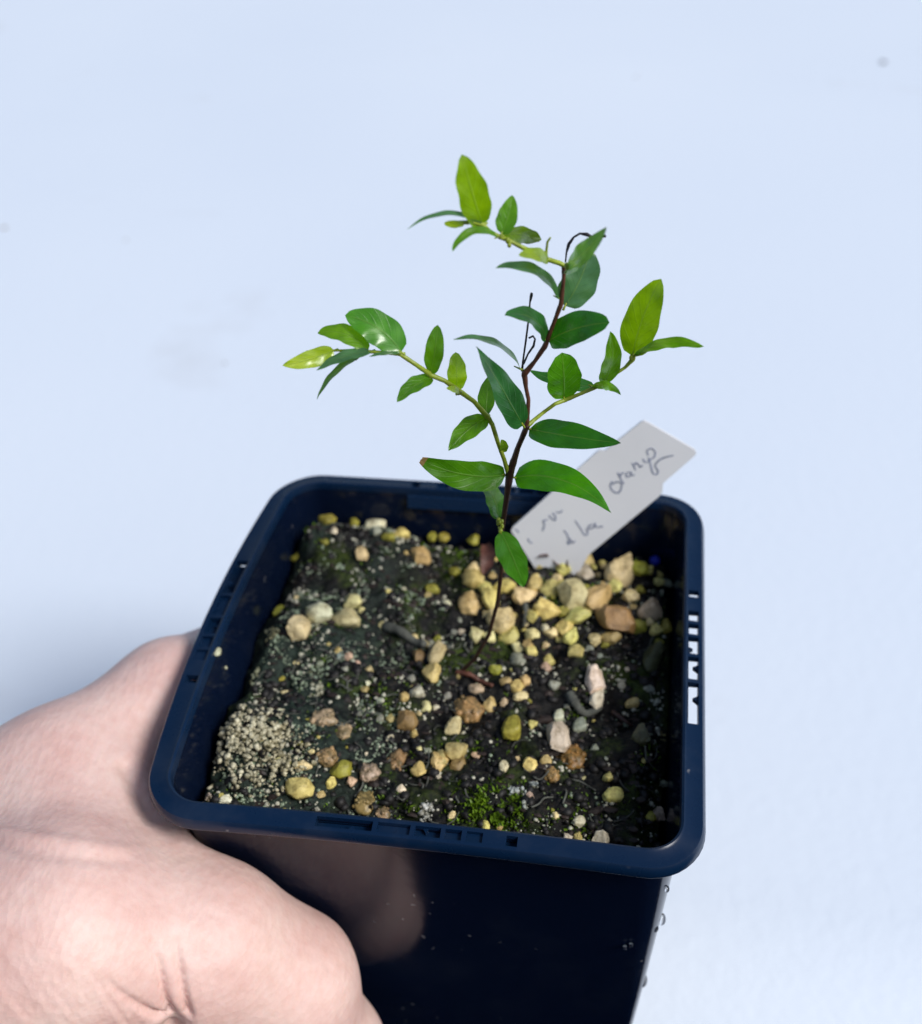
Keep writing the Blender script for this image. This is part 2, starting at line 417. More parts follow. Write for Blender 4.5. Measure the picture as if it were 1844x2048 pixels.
LIP = [(0.0452, -0.0001), (0.0457, -0.0002), (0.0460, -0.0007), (0.0463, -0.0020), (0.0461, -0.0025), (0.0453, -0.0025), (0.0449, -0.0021)]
FULL = [(0.0421, -0.0009), (0.0423, 0.0002), (0.0427, 0.0004), (0.0431, 0.0001)] + LIP + [(0.0449, -0.0013), (0.0421, -0.0013)]
INN = [(0.0421, -0.0009), (0.0423, 0.0002), (0.0427, 0.0004), (0.0431, 0.0001), (0.0432, -0.0013), (0.0421, -0.0013)]
OUTP = [(0.0450, -0.0001)] + LIP + [(0.0449, -0.0013)]
g_ = Geo()
def sl(u): return min(range(len(US)), key=lambda i: abs(US[i] - u))
for k in range(4):
    cur = k * NR
    for (u0, u1) in SLOTS:
        i0, i1 = k * NR + sl(u0), k * NR + sl(u1)
        loft(g_, FULL, True, list(range(cur, i0 + 1)))
        loft(g_, INN, True, list(range(i0, i1 + 1))); loft(g_, OUTP, True, list(range(i0, i1 + 1)))
        cur = i1
    loft(g_, FULL, True, list(range(cur, (k + 1) * NR + 1)))
    # small triangular webs in the slots
    ca, sa = math.cos(math.pi / 2 * k), math.sin(math.pi / 2 * k)
    for (u, wd, side) in ((-0.0102, 0.0018, 1), (-0.0028, 0.0016, 1), (0.0018, 0.0012, -1)):
        h0, h1 = (0.0451, 0.0440) if side > 0 else (0.0429, 0.0440)
        tri = [(u - wd / 2, -h0), (u + wd / 2, -h0), (u + wd * 0.1, -h1)]
        Vv = [(ca * x - sa * y, sa * x + ca * y, z) for z in (-0.0005, -0.0014) for x, y in tri]
        g_.add(list(bow(Vv)), [(0, 1, 2), (5, 4, 3), (0, 3, 4, 1), (1, 4, 5, 2), (2, 5, 3, 0)])
for k in (0, 2, 3):
    ca, sa = math.cos(math.pi / 2 * k), math.sin(math.pi / 2 * k)
    for q_, (u0, u1) in enumerate(SLOTS):
        zf = (-0.0017, -0.0006, -0.0012, -0.0007, -0.0005, -0.0017)[q_]
        us_ = np.linspace(u0 - .0002, u1 + .0002, 5)
        Vv = [(ca * u + sa * h, sa * u - ca * h, z) for u in us_ for (h, z) in ((0.0426, zf), (0.0453, zf - .0001), (0.0453, zf - .0006), (0.0426, zf - .0006))]
        g_.add(list(bow(Vv)), [(i * 4 + j, i * 4 + (j + 1) % 4, i * 4 + 4 + (j + 1) % 4, i * 4 + 4 + j) for i in range(4) for j in range(4)] + [(0, 1, 2, 3), (19, 18, 17, 16)])
rim = g_.build('rim', M_rim, smooth=False); put(rim, pot)
me = rim.data
bm = bmesh.new(); bm.from_mesh(me); bmesh.ops.recalc_face_normals(bm, faces=bm.faces); bm.to_mesh(me); bm.free()
me.polygons.foreach_set('use_smooth', [True] * len(me.polygons)); me.set_sharp_from_angle(angle=math.radians(38))
bm = bmesh.new(); bm.from_mesh(body.data); bmesh.ops.recalc_face_normals(bm, faces=bm.faces); bm.to_mesh(body.data); bm.free()
body.data.set_sharp_from_angle(angle=math.radians(45))
# raised strip inside the back wall under its slots
for k in (2,):
    ca, sa = math.cos(math.pi / 2 * k), math.sin(math.pi / 2 * k)
    Vv = []
    for u in np.linspace(-0.0175, 0.0175, 9):
        for (h, z) in ((0.0425, -0.0012), (0.0418, -0.0016), (0.0409, -0.0042), (0.0416, -0.0049)):
            Vv.append((ca * u + sa * h, sa * u - ca * h, z))
    Fv = [(i * 4 + j, i * 4 + j + 1, i * 4 + j + 5, i * 4 + j + 4) for i in range(8) for j in range(3)] + [(0, 1, 2, 3), (35, 34, 33, 32)]
    s_ = mesh_obj('inner_strip', bow(Vv), Fv, M_rim, smooth=False); put(s_, pot)

# ------------------------------------------------------------------ soil
HUMPS = []
def hump(px, py, r, h):
    p = at_z(px, py, -0.012); HUMPS.append((p[0], p[1], r, h))
hump(510, 1490, 0.010, 0.0035); hump(440, 1620, 0.008, 0.002); hump(660, 1100, 0.009, 0.003); hump(980, 1600, 0.006, 0.0022)
hump(600, 1260, 0.008, 0.0018); hump(1300, 1500, 0.005, 0.003); hump(740, 1085, 0.011, 0.0026); hump(840, 1300, 0.010, -0.001)
hump(1230, 1420, 0.010, -0.0025); hump(1290, 1580, 0.012, -0.003); hump(1230, 1200, 0.012, 0.001)
def soil_z(x, y):
    z = -0.0129 + 0.0026 * noise.noise(Vector((x * 75, y * 75, 1))) + 0.0017 * noise.noise(Vector((x * 190, y * 190, 5)))
    lf = min(1, max(0, (-0.012 - x) / 0.014)); z += lf * (0.0012 + 0.0016 * abs(noise.noise(Vector((x * 120, y * 120, 8)))))
    for (hx, hy, r_, h_) in HUMPS:
        z += h_ * math.exp(-((x - hx) ** 2 + (y - hy) ** 2) / (r_ * r_))
    e = max(abs(x + (0.0012 if x < 0 else 0)), abs(y))
    if e > 0.0365: z -= 0.55 * (e - 0.0365)
    return z
def on_soil(px, py):
    z = -0.0125
    for _ in range(4):
        p = at_z(px, py, z); z = soil_z(p[0], p[1])
    return at_z(px, py, z)
N = 240
gs = np.linspace(-1, 1, N)
V = []
for j in gs:
    for i in gs:
        h = 0.0422
        # squircle map keeps the grid inside the rounded corners
        x = h * i * math.sqrt(1 - 0.10 * j * j); y = h * j * math.sqrt(1 - 0.10 * i * i)
        z = soil_z(x, y) + 0.0008 * abs(noise.noise(Vector((x * 330, y * 330, 7)))) + 0.00055 * noise.noise(Vector((x * 600, y * 600, 0))) + 0.00035 * noise.noise(Vector((x * 1500, y * 1500, 3)))
        hw = half_in(z) - 0.0002
        V.append((x * hw / h, y * hw / h, z))
V = bow(V)
F = [(j * N + i, j * N + i + 1, (j + 1) * N + i + 1, (j + 1) * N + i) for j in range(N - 1) for i in range(N - 1)]
V = list(V); nb = len(V)
border = [i for i in range(N)] + [j * N + N - 1 for j in range(1, N)] + [(N - 1) * N + i for i in range(N - 2, -1, -1)] + [j * N for j in range(N - 2, 0, -1)]
low = []
for b_i in border:
    p = V[b_i]; k_ = (half_in(-0.07) - 0.0003) / 0.0409; V.append((p[0] * k_ if p[0] > 0 else max(p[0] * k_, -0.0345), p[1] * k_, -0.07)); low.append(len(V) - 1)
for q in range(len(border)):
    q2 = (q + 1) % len(border); F.append((border[q], low[q], low[q2], border[q2]))
F.append(tuple(reversed(low)))
soil = mesh_obj('soil', V, F, M_soil)
tag(soil, 'dark damp potting soil with green algae patches filling the black pot', 'soil', kind='stuff')

def inside(p, mrg=0.0012):
    h = half_in(p[2]) - mrg
    return abs(p[0]) < h + (0.001 if p[0] < 0 else 0) and abs(p[1]) < h and not (abs(p[0]) > h - 0.004 and abs(p[1]) > h - 0.004)

# ------------------------------------------------------------------ pebbles
PEB = []
for vnum in range(14):
    s0 = Vector((vnum * 7.3, 2.1, 4.4)); Vv = []
    planes = [(Vector(rng.normal(size=3)).normalized(), rng.uniform(.58, .82)) for _ in range(13)]
    for p in ICO3:
        q = Vector(p); rr = 1 + 0.25 * noise.noise(q * 1.2 + s0)
        q = q * rr
        for pl, lim in planes:
            d_ = q.dot(pl)
            if d_ > lim: q = q - pl * (d_ - lim) * 0.92
        q = q * (1 + 0.10 * noise.noise(q * 3.2 + s0) + 0.07 * noise.noise(q * 7.5 + s0))
        Vv.append(q[:])
    Vv = np.array(Vv); Vv /= (Vv.max(0) - Vv.min(0)) / 2
    me = bpy.data.meshes.new('pebble'); me.from_pydata([tuple(v) for v in Vv], [], ICO3F)
    me.polygons.foreach_set('use_smooth', [True] * len(me.polygons)); me.materials.append(M_stone); me.set_sharp_from_angle(angle=math.radians(24)); PEB.append(me)
PAL = {'c': (238, 222, 164), 'y': (228, 214, 130), 't': (204, 182, 120), 'w': (236, 228, 200), 'o': (166, 162, 62),
       'b': (158, 130, 84), 'p': (218, 190, 162), 'g': (164, 168, 152), 'k': (88, 90, 62)}
CNAME = {'c': ('cream', 'cream'), 'y': ('pale yellow', 'pale yellow'), 't': ('tan', 'tan'), 'w': ('off-white', 'off-white'), 'o': ('algae-green', 'algae-green'),
         'b': ('brown', 'brown'), 'p': ('pinkish beige', 'pinkish beige'), 'g': ('light grey', 'light grey'), 'k': ('dark olive', 'dark olive')}
SPECIAL = {}
placed = []
PLACES = [('in the pile before the white label', 1140, 1205), ('behind the upper part of the thin stem', 960, 1150), ('along the back pot wall', 800, 1080), ('in the back left part of the soil', 640, 1120),
          ('near the smooth oblong pebble', 690, 1240), ('by the left pot wall', 500, 1330), ('around the large granule mound', 520, 1500), ('in the front left corner', 440, 1620),
          ('between the granular clumps', 690, 1530), ('around the stem foot', 900, 1345), ('in front of the broad brown clump', 900, 1500), ('beside the green moss cushion', 1000, 1590),
          ('close behind the front rim', 1180, 1670), ('around the large oval white pebble', 1110, 1460), ('between the stem and the tall white pebble', 1060, 1350), ('in the shaded hollow by the right wall', 1270, 1500),
          ('by the right wall near the label', 1300, 1240), ('close to the ring-like tan clump', 760, 1620), ('midway between stem foot and left wall', 720, 1380)]
def pebble(px, py, w, h, col, rot=0.0, label=None, pos=None, sink=0.24):
    p = on_soil(px, py) if pos is None else np.asarray(pos)
    k = depth(p) / FOC
    rx, ry = w * k / 2 * 1.28, h * k / 2 * 1.36
    rz = 0.5 * (rx + ry) * 0.8
    if pos is None:                      # keep it within the walls
        lim = half_in(p[2]) - 0.95 * max(rx, ry)
        if p[1] > lim: p = at_y(px, py, lim)
        p[0] = min(max(p[0], -lim - 0.0010), lim); p[1] = min(max(p[1], -lim), lim)
        if abs(p[0]) > lim - 0.004 and abs(p[1]) > lim - 0.004: p[:2] *= 0.955
        p[2] = min(p[2], soil_z(p[0], p[1]) + 0.0022)
    o = bpy.data.objects.new('pebble', random.choice(PEB)); COL.objects.link(o)
    o.scale = (rx, ry, rz)
    o.location = (p[0], p[1], p[2] + (rz * (0.75 - sink) if pos is None else 0))
    o.rotation_euler = (random.uniform(-.35, .35), random.uniform(-.35, .35), math.radians(rot) + 0.15)
    c = PAL[col]; j = random.uniform(0.88, 1.08)
    o.color = lin(*[min(255, x * j * random.uniform(.97, 1.03)) for x in c])
    size = 'large' if max(w, h) >= 40 else ('medium' if max(w, h) >= 24 else 'small')
    where = min(PLACES, key=lambda q_: (q_[1] - px) ** 2 + (1.4 * (q_[2] - py)) ** 2)[0]
    lab = label or '%s %s grit pebble %s' % (size, CNAME[col][0], where)
    tag(o, lab, 'pebble', '%s %s grit pebbles %s' % (size, CNAME[col][1], where) if not label else 'grit pebbles with a look of their own')
    placed.append((p[0], p[1], max(rx, ry)))
    return o
PLIST = [(643,1034,27,16,'o'),(753,1060,33,36,'w'),(805,1075,30,22,'y'),(778,1078,22,18,'o'),(708,1049,16,16,'o'),(583,1120,34,22,'o'),(724,1111,22,27,'c'),
(844,1118,33,30,'t'),(889,1067,18,18,'o'),(867,1074,16,16,'o'),(706,1207,30,22,'c'),(765,1255,16,14,'c'),(840,1316,22,22,'b'),(848,1291,14,14,'c'),
(829,1279,14,14,'c'),(835,1389,27,22,'w'),(807,1398,18,16,'t'),(853,1416,16,18,'c'),(815,1445,34,30,'b'),(738,1342,16,14,'c'),(730,1382,14,12,'t'),(558,1228,20,22,'o'),
(864,1181,25,16,'o'),(603,1537,33,14,'c'),(554,1530,22,14,'c'),(683,1546,40,28,'o'),(665,1570,17,22,'y'),(705,1565,16,16,'p'),(840,1543,25,24,'t'),(878,1526,28,36,'t'),
(425,1617,22,14,'w'),(445,1599,16,16,'y'),(802,1581,16,14,'w'),(947,1081,20,18,'o'),(909,1149,20,18,'o'),(949,1144,24,22,'c'),(944,1164,36,30,'t'),(939,1216,38,42,'t'),
(983,1204,28,58,'y',10),(1014,1179,36,24,'y'),(1050,1199,40,34,'c'),(1067,1176,26,32,'t'),(1104,1186,34,32,'y'),(1096,1227,44,32,'y',-25),(1170,1154,32,28,'w'),(1171,1126,32,30,'t'),
(1294,1136,32,26,'o'),(1333,1169,20,14,'g'),(1274,1259,28,26,'o'),(1339,1259,18,26,'o'),(1152,1241,50,24,'y',15),(1129,1261,28,30,'y'),
(954,1273,24,26,'c'),(1023,1279,38,28,'y'),(1063,1274,24,18,'c'),(1103,1270,26,16,'c'),(1089,1259,14,12,'w'),(1226,1280,32,22,'t'),(1063,1304,20,18,'y'),(1149,1309,26,22,'y'),
(1097,1324,18,18,'y'),(1091,1338,18,16,'p'),(1034,1324,26,20,'g'),(990,1344,24,18,'o'),(951,1384,26,18,'p'),(1014,1367,20,18,'t'),(1049,1366,18,18,'t'),(1037,1378,22,24,'y'),(1041,1398,24,18,'c'),
(1109,1373,20,18,'g'),(1244,1373,14,18,'g'),(1264,1410,24,14,'t'),(1117,1436,18,22,'w'),(980,1413,22,24,'t'),(1009,1410,16,16,'p'),(1159,1457,24,26,'g'),
(907,1461,26,36,'c',-20),(1023,1464,32,44,'o'),(1009,1537,16,24,'w'),(1062,1534,28,22,'y',-40),(1216,1557,18,18,'y'),(1225,1596,32,26,'y'),(1189,1504,18,20,'g'),
(1334,1570,14,12,'g'),(1325,1634,22,24,'p'),(1302,1639,18,22,'o'),(1157,1646,20,18,'w'),(1155,1682,14,25,'y'),(1136,1678,16,16,'w'),(904,1634,14,14,'c'),
(970,1655,14,18,'y'),(914,1507,38,32,'t'),(879,1529,30,36,'t'),(920,1534,28,28,'b'),(1089,1525,20,16,'t'),(1055,1250,14,12,'c'),(1210,1290,14,12,'o'),(1180,1300,14,10,'g'),
(1316,1405,12,10,'g'),(1300,1380,16,12,'g'),(1252,1450,12,10,'g'),(690,1340,12,10,'g'),(640,1330,12,10,'g'),(610,1300,14,12,'g'),(895,1395,14,12,'g'),(760,1440,14,12,'g'),(780,1480,14,12,'w')]
for q in PLIST: pebble(*q)
for q, lab in [((595,1264,38,50,'c'), 'blocky cream pebble with a yellow-green underside near the left pot wall'),
    ((636,1236,46,30,'w'), 'knobbly off-white pebble between the blocky cream pebble and the smooth oblong one'),
    ((697,1249,52,34,'c',-15), 'smooth oblong cream pebble lying beside a knobbly off-white one'),
    ((875,1310,30,38,'c',-25), 'oval cream-tan pebble leaning over another one left of the stem'),
    ((864,1352,30,36,'t'), 'tan pebble under the oval leaning one, just left of the stem foot'),
    ((598,1587,46,38,'y'), 'pyramid-shaped yellow-cream pebble near the front left of the soil'),
    ((1149,1199,50,54,'c',20), 'big cream pebble in the middle of the pile in front of the label'),
    ((1246,1153,52,60,'c'), 'biggest upright cream pebble near the back right corner of the pot'),
    ((1197,1204,36,60,'t',-30), 'long tan pebble slanting beside the big cream one in the pile'),
    ((1233,1247,62,50,'b'), 'rough brown blocky pebble at the front of the pile by the right wall'),
    ((1301,1227,40,36,'p'), 'round pinkish pebble beside the brown blocky one at the right wall'),
    ((1000,1250,48,44,'c'), 'bright cream pebble directly behind the thin stem'),
    ((1186,1370,32,46,'w',10), 'tall off-white pebble standing on the dark right half of the soil'),
    ((1196,1403,24,38,'w',-10), 'off-white pebble touching the foot of the tall white one'),
    ((1118,1480,40,56,'w',-8), 'large oval off-white pebble resting against a brown granular clump'),
    ((1314,1321,34,54,'k',-25), 'dark olive slab-shaped pebble leaning at the right pot wall'),
    ((1282,1479,32,40,'k'), 'olive grey pebble at the edge of the hollow by the right wall'),
    ((1200,1687,28,36,'w',15), 'off-white pebble close behind the front rim'),
    ((919,1352,14,12,'t'), 'tiny orange-tan pebble at the foot of the stem')]:
    pebble(*q, label=lab)
# the pile in front of the label
cnt = 0
while cnt < 46:
    px, py = rng.uniform(930, 1345), rng.uniform(1120, 1300)
    p = on_soil(px, py)
    if not inside(p) or rng.random() > 1.2 - abs(px - 1120) / 260: continue
    if any((p[0] - a_) ** 2 + (p[1] - b_) ** 2 < (r_ * 0.75 + 0.0005) ** 2 for a_, b_, r_ in placed): continue
    s = random.choice([12, 14, 16, 18, 22, 26]); pebble(px, py, s, s * random.uniform(.7, 1.1), random.choice('ccyyyyto'), random.uniform(0, 180)); cnt += 1
# random small grit
cnt = 0
while cnt < 90:
    x, y = rng.uniform(-0.038, 0.038), rng.uniform(-0.038, 0.038)
    p = np.array([x, y, soil_z(x, y)])
    if not inside(p): continue
    if any((x - a_) ** 2 + (y - b_) ** 2 < (r_ * 0.9 + 0.0006) ** 2 for a_, b_, r_ in placed): continue
    q = RC @ (p - CAM); px, py = PW / 2 + FOC * q[0] / q[2], PH / 2 + FOC * q[1] / q[2]
    if px > 1220 and random.random() < 0.65: continue
    s = random.choice([8, 9, 10, 11, 13, 15])
    pebble(px, py, s, s * random.uniform(.7, 1.1), random.choice('ccyywwootggp'), random.uniform(0, 180)); cnt += 1
# grains stuck to the inner left wall
wp = at_t(434, 1304, 0.2185)
def wall_grain(px, py, s, lab):
    d = ray(px, py); t = 0.15
    while t < 0.3:
        p = CAM + d * t
        bx = -(half_in(p[2])) - BOW * max(0, 1 - (p[1] / 0.046) ** 2) * max(0, 1 + p[2] / .1)
        if p[0] < bx + 0.0004: break
        t += 0.0003
    pebble(0, 0, s, s, 'w', 0, lab, pos=p)
wall_grain(434, 1304, 15, 'single off-white grain stuck to the inside of the left pot wall')
wall_grain(452, 1335, 5, 'tiniest off-white speck stuck inside the left pot wall')

# blue bead
o = mesh_obj('bead', ICO3, ICO3F, M_blue); p = on_soil(1309, 1127); k = depth(p) / FOC * 11
o.scale = (k, k, k); o.location = p + np.array([0, 0, k * .6]); tag(o, 'small round blue bead in the back right corner of the soil', 'bead')

# clumps of granules
def clump(px, py, w, h, n_, gr, col, label, flat=0.6, core=True):
    p = on_soil(px, py); k = depth(p) / FOC
    rx, ry = w * k / 2, h * k / 2 * 1.15; rz = flat * 0.5 * (rx + ry)
    lim = half_in(-.012) - 0.75 * max(rx, ry) if core else half_in(-.012) - .001
    p = np.array([min(max(p[0], -lim), lim), min(max(p[1], -lim), lim), p[2]]); p[2] = soil_z(p[0], p[1])
    ge = Geo(); sd_ = Vector((px * .37, py * .21, 0))
    if core:
        Vv = np.array([np.array(q) * (1 + 0.35 * noise.noise(Vector(q) * 1.6 + sd_) + .12 * noise.noise(Vector(q) * 4 + sd_)) for q in ICO3]) * np.array([rx, ry, rz])
        ge.add(list(Vv + np.array([0, 0, rz * .35])), ICO3F)
        for _ in range(n_):
            q = Vv[random.randrange(len(Vv))]
            if q[2] > -0.2 * rz: blob(ge, q * .98 + np.array([0, 0, rz * .35]), gr * k * random.choice([.3, .4, .5, .8]), ICO1, ICO1F, 0.3)
    else:
        for _ in range(n_):
            for _t in range(20):
                x_, y_ = random.gauss(0, .42), random.gauss(0, .42)
                if x_ * x_ + y_ * y_ < 1 + .9 * noise.noise(Vector((x_ * 2, y_ * 2, 0)) + sd_) and noise.noise(Vector((x_ * 3.5, y_ * 3.5, 3)) + sd_) > -.22: break
            x_ *= rx; y_ *= ry
            if not inside((p[0] + x_, p[1] + y_, -0.012), 0.001): continue
            lift_ = flat * 0.5 * max(0, 1 - (x_ / rx) ** 2 - (y_ / ry) ** 2) * .5 * (rx + ry)
            g0 = gr * k * random.choice([.25, .3, .35, .45, .6, .8, 1.1])
            blob(ge, (x_, y_, soil_z(p[0] + x_, p[1] + y_) - p[2] + lift_ + g0 * .5), g0, ICO1, ICO1F, 0.8, (1, random.uniform(.6, 1.3), random.uniform(.6, 1)))
    o = ge.build('granule_clump', M_clump); o.location = p; o.color = lin(*col)
    tag(o, label, 'clump', 'granular clumps on the soil')
clump(500, 1485, 200, 210, 520, 6.5, (222, 218, 190), 'large mound of whitish granules by the left pot wall', 0.35, False)
clump(555, 1535, 180, 190, 260, 6.0, (214, 208, 176), 'lower whitish granule patch running off the large mound', 0.3, False)
clump(647, 1442, 54, 38, 26, 8, (202, 178, 146), 'pinkish cream granular clump behind the large granule mound')
clump(655, 1518, 42, 38, 24, 8, (188, 156, 112), 'tan granular clump right beside the large whitish mound')
clump(731, 1609, 42, 46, 24, 8, (186, 162, 104), 'ring-like tan granular clump close to the front rim')
clump(767, 1630, 28, 26, 14, 7, (196, 166, 130), 'small tan granular clump touching the ring-like one')
clump(740, 1548, 38, 38, 20, 8, (202, 178, 156), 'pinkish beige granular clump midway along the front of the soil')
clump(688, 1466, 30, 34, 18, 7, (200, 176, 140), 'small beige granular clump between two larger granular clumps')
clump(795, 1524, 32, 46, 20, 8, (172, 138, 98), 'tall tan granular clump left of the orange-tan pebbles')
clump(853, 1631, 36, 40, 34, 6, (212, 216, 212), 'white granule cluster just behind the front rim', 0.5, False)
clump(632, 1385, 30, 50, 34, 6, (196, 200, 180), 'pale granule streak on the soil above the pinkish clump', 0.4, False)
clump(937, 1424, 62, 46, 26, 11, (186, 148, 98), 'broad light brown granular clump in front of the stem foot')
clump(1143, 1521, 54, 48, 26, 9, (158, 116, 58), 'dark orange-brown granular clump under the large oval white pebble')
clump(1104, 1552, 30, 30, 16, 7, (190, 152, 96), 'small orange-tan granular clump left below the dark orange one')
clump(1336, 1482, 34, 34, 18, 6, (158, 146, 88), 'olive tan ring of granules touching the right pot wall', 0.5, False)
clump(1030, 1584, 54, 26, 40, 5, (196, 206, 204), 'white granules crowning the bright green moss cushion', 0.5, False)
clump(1056, 1610, 34, 34, 34, 5, (190, 200, 196), 'white granules on the right flank of the green moss cushion', 0.5, False)
clump(1068, 1572, 30, 24, 22, 5, (150, 160, 160), 'grey granule patch beside the green moss cushion', 0.5, False)
clump(590, 1650, 30, 60, 40, 5, (170, 172, 156), 'grey-white granule streak running toward the front rim', 0.35, False)
clump(418, 1598, 30, 20, 18, 5, (200, 184, 168), 'pinkish white granules in the front left corner of the soil', 0.5, False)
clump(470, 1385, 24, 70, 40, 6, (166, 176, 150), 'pale green granule strip along the left pot wall', 0.35, False)
clump(545, 1270, 40, 30, 26, 6, (170, 172, 140), 'pale olive granules left of the blocky cream pebble', 0.4, False)
clump(680, 1310, 36, 34, 30, 5, (150, 168, 160), 'grey-green granule patch in front of the smooth oblong pebble', 0.3, False)
clump(640, 1350, 50, 44, 28, 5, (130, 150, 132), 'green-grey granule ring around a dark soil hollow', 0.25, False)

# fine granules, crumbs and moss as uncountable stuff
def scatter(name, num, rfun, mat, label, dens, jit=0.4, lift=0.35):
    ge = Geo(); c_ = 0
    while c_ < num:
        x, y = rng.uniform(-0.0395, 0.0395), rng.uniform(-0.0395, 0.0395)
        if rng.random() > dens(x, y): continue
        z = soil_z(x, y)
        if not inside((x, y, z), 0.0008): continue
        blob(ge, (x, y, z + lift * 0.0004), rfun(), ICO1, ICO1F, jit, (1, random.uniform(.6, 1.3), random.uniform(.5, 1)))
        c_ += 1
    o = ge.build(name, mat, smooth=True); tag(o, label, name.replace('_', ' '), kind='stuff')
    return o
nz = lambda x, y, s, o: 0.5 + 0.5 * noise.noise(Vector((x * s, y * s, o)))
scatter('soil_crumbs', 2600, lambda: random.choice([.0002, .0003, .0003, .0004, .0005, .0007, .0011]), M_crumb, 'dark brown crumbs of soil scattered over the pot surface', lambda x, y: 0.9, 0.7)
scatter('fine_grit', 2400, lambda: random.choice([.00012, .00015, .0002, .00025, .0003, .0005]), M_grit, 'fine pale granules scattered over the dark soil', lambda x, y: (1.0 if nz(x, y, 150, 2) > 0.56 else 0.14) * (1.0 if x < -0.005 else 0.45))
scatter('grey_granules', 4200, lambda: random.choice([.00012, .00016, .0002, .00025, .0004]), M_gritgrey, 'fine grey-green granules crusting the left half of the soil', lambda x, y: (1.0 if nz(x, y, 130, 9) > 0.54 else 0.05) * (1.0 if x < -0.010 else 0.12))
ge = Geo()
mossc = on_soil(985, 1605)
def sprig(x, y, z, hgt, spread):
    d_ = np.array([rng.normal() * spread, rng.normal() * spread, 1.0]); d_ /= np.linalg.norm(d_)
    a_ = np.cross(d_, [rng.normal(), rng.normal(), 0.1]); a_ /= np.linalg.norm(a_)
    b0 = np.array([x, y, z - 0.0003]); wd = hgt * 0.17; b2 = np.cross(d_, a_)
    ge.add([b0 - a_ * wd, b0 + a_ * wd, b0 + d_ * hgt * .55 + a_ * wd * 1.1 + b2 * wd * .5, b0 + d_ * hgt * .55 - a_ * wd * 1.1 + b2 * wd * .5, b0 + d_ * hgt],
           [(0, 1, 2, 3), (3, 2, 4)])
for _ in range(1700):
    r_ = 0.0085 * rng.random() ** .7; th = rng.uniform(0, 6.283)
    r_ *= 1 + .6 * noise.noise(Vector((math.cos(th) * 1.5, math.sin(th) * 1.5, 4))); x, y = mossc[0] + r_ * math.cos(th), mossc[1] + 0.8 * r_ * math.sin(th)
    if nz(x, y, 420, 6) < .46: continue
    if inside((x, y, -.0125)): sprig(x, y, soil_z(x, y) + 0.0008 * max(0, 1 - (r_ / .0062) ** 2), random.uniform(.0005, .0015), .75)
c_ = 0
while c_ < 5200:
    x, y = rng.uniform(-0.039, 0.039), rng.uniform(-0.039, 0.039)
    if rng.random() > max(0, nz(x, y, 95, 14) - 0.50) * 3.5: continue
    if not inside((x, y, -.0125)): continue
    sprig(x, y, soil_z(x, y), random.uniform(.0005, .0013), .8); c_ += 1
moss = ge.build('moss', M_moss, smooth=False); tag(moss, 'bright green moss cushion and tufts growing on the soil', 'moss', kind='stuff')

# fibres and bark bits mixed into the soil
ge = Geo()
for _ in range(150):
    x, y = rng.uniform(-.037, .037), rng.uniform(-.037, .037); th = rng.uniform(0, 6.283); ln_ = rng.uniform(.002, .007); P = []
    for q in range(4):
        th += rng.normal() * .5; x += math.cos(th) * ln_ / 4; y += math.sin(th) * ln_ / 4
        if inside((x, y, -.0125)): P.append(np.array([x, y, soil_z(x, y) + .0004 + .0004 * rng.random()]))
    if len(P) == 4: tube(ge, catmull(P, 3), [rng.uniform(.00007, .00020)] * 10, 5)
fib = ge.build('root_fibres', M_twig); tag(fib, 'thin pale root fibres lying tangled across the soil', 'root fibres', kind='stuff')
ge = Geo()
for _ in range(420):
    x, y = rng.uniform(-.038, .038), rng.uniform(-.038, .038)
    if not inside((x, y, -.0125)): continue
    blob(ge, (x, y, soil_z(x, y) + .0003), rng.uniform(.0005, .0013), ICO1, ICO1F, 0.9, (1, rng.uniform(.35, .8), rng.uniform(.2, .5)))
bark = ge.build('bark_bits', M_bark, smooth=False); tag(bark, 'dark brown bark chips mixed into the soil', 'bark bits', kind='stuff')

# twigs, roots and dead leaves on the soil
def soil_twig(name, pts, r0, r1, mat, label, lift=0.0008, cat='twig'):
    P = [on_soil(x, y) + np.array([0, 0, lift + 0.0005 * (i % 2)]) for i, (x, y) in enumerate(pts)]
    P = catmull(P, 6); ge = Geo()
    R = [(r0 + (r1 - r0) * i / (len(P) - 1)) * random.uniform(.85, 1.15) for i in range(len(P))]
    tube(ge, P, R, 7); o = ge.build(name, mat); tag(o, label, cat)
soil_twig('twig', [(770, 1258), (800, 1270), (828, 1288), (850, 1298)], .0010, .0008, M_twig, 'crusty grey twig lying on the soil behind the stem foot')
soil_twig('root', [(915, 1350), (940, 1358), (962, 1368), (985, 1380)], .0006, .0004, M_stemred, 'thin brown root running over the soil from the stem foot', cat='root')
soil_twig('twig', [(1140, 1395), (1150, 1415), (1168, 1432), (1190, 1430), (1200, 1418)], .0010, .0006, M_twig, 'curled grey twig under the tall off-white pebble')
soil_twig('twig', [(1050, 1215), (1052, 1235), (1048, 1258)], .0006, .0004, M_twig, 'short pale twig stub between the pale yellow pebbles')
soil_twig('twig', [(1225, 1430), (1245, 1448), (1265, 1458)], .0005, .0003, M_stem, 'short dark twig in the shaded hollow by the right wall')
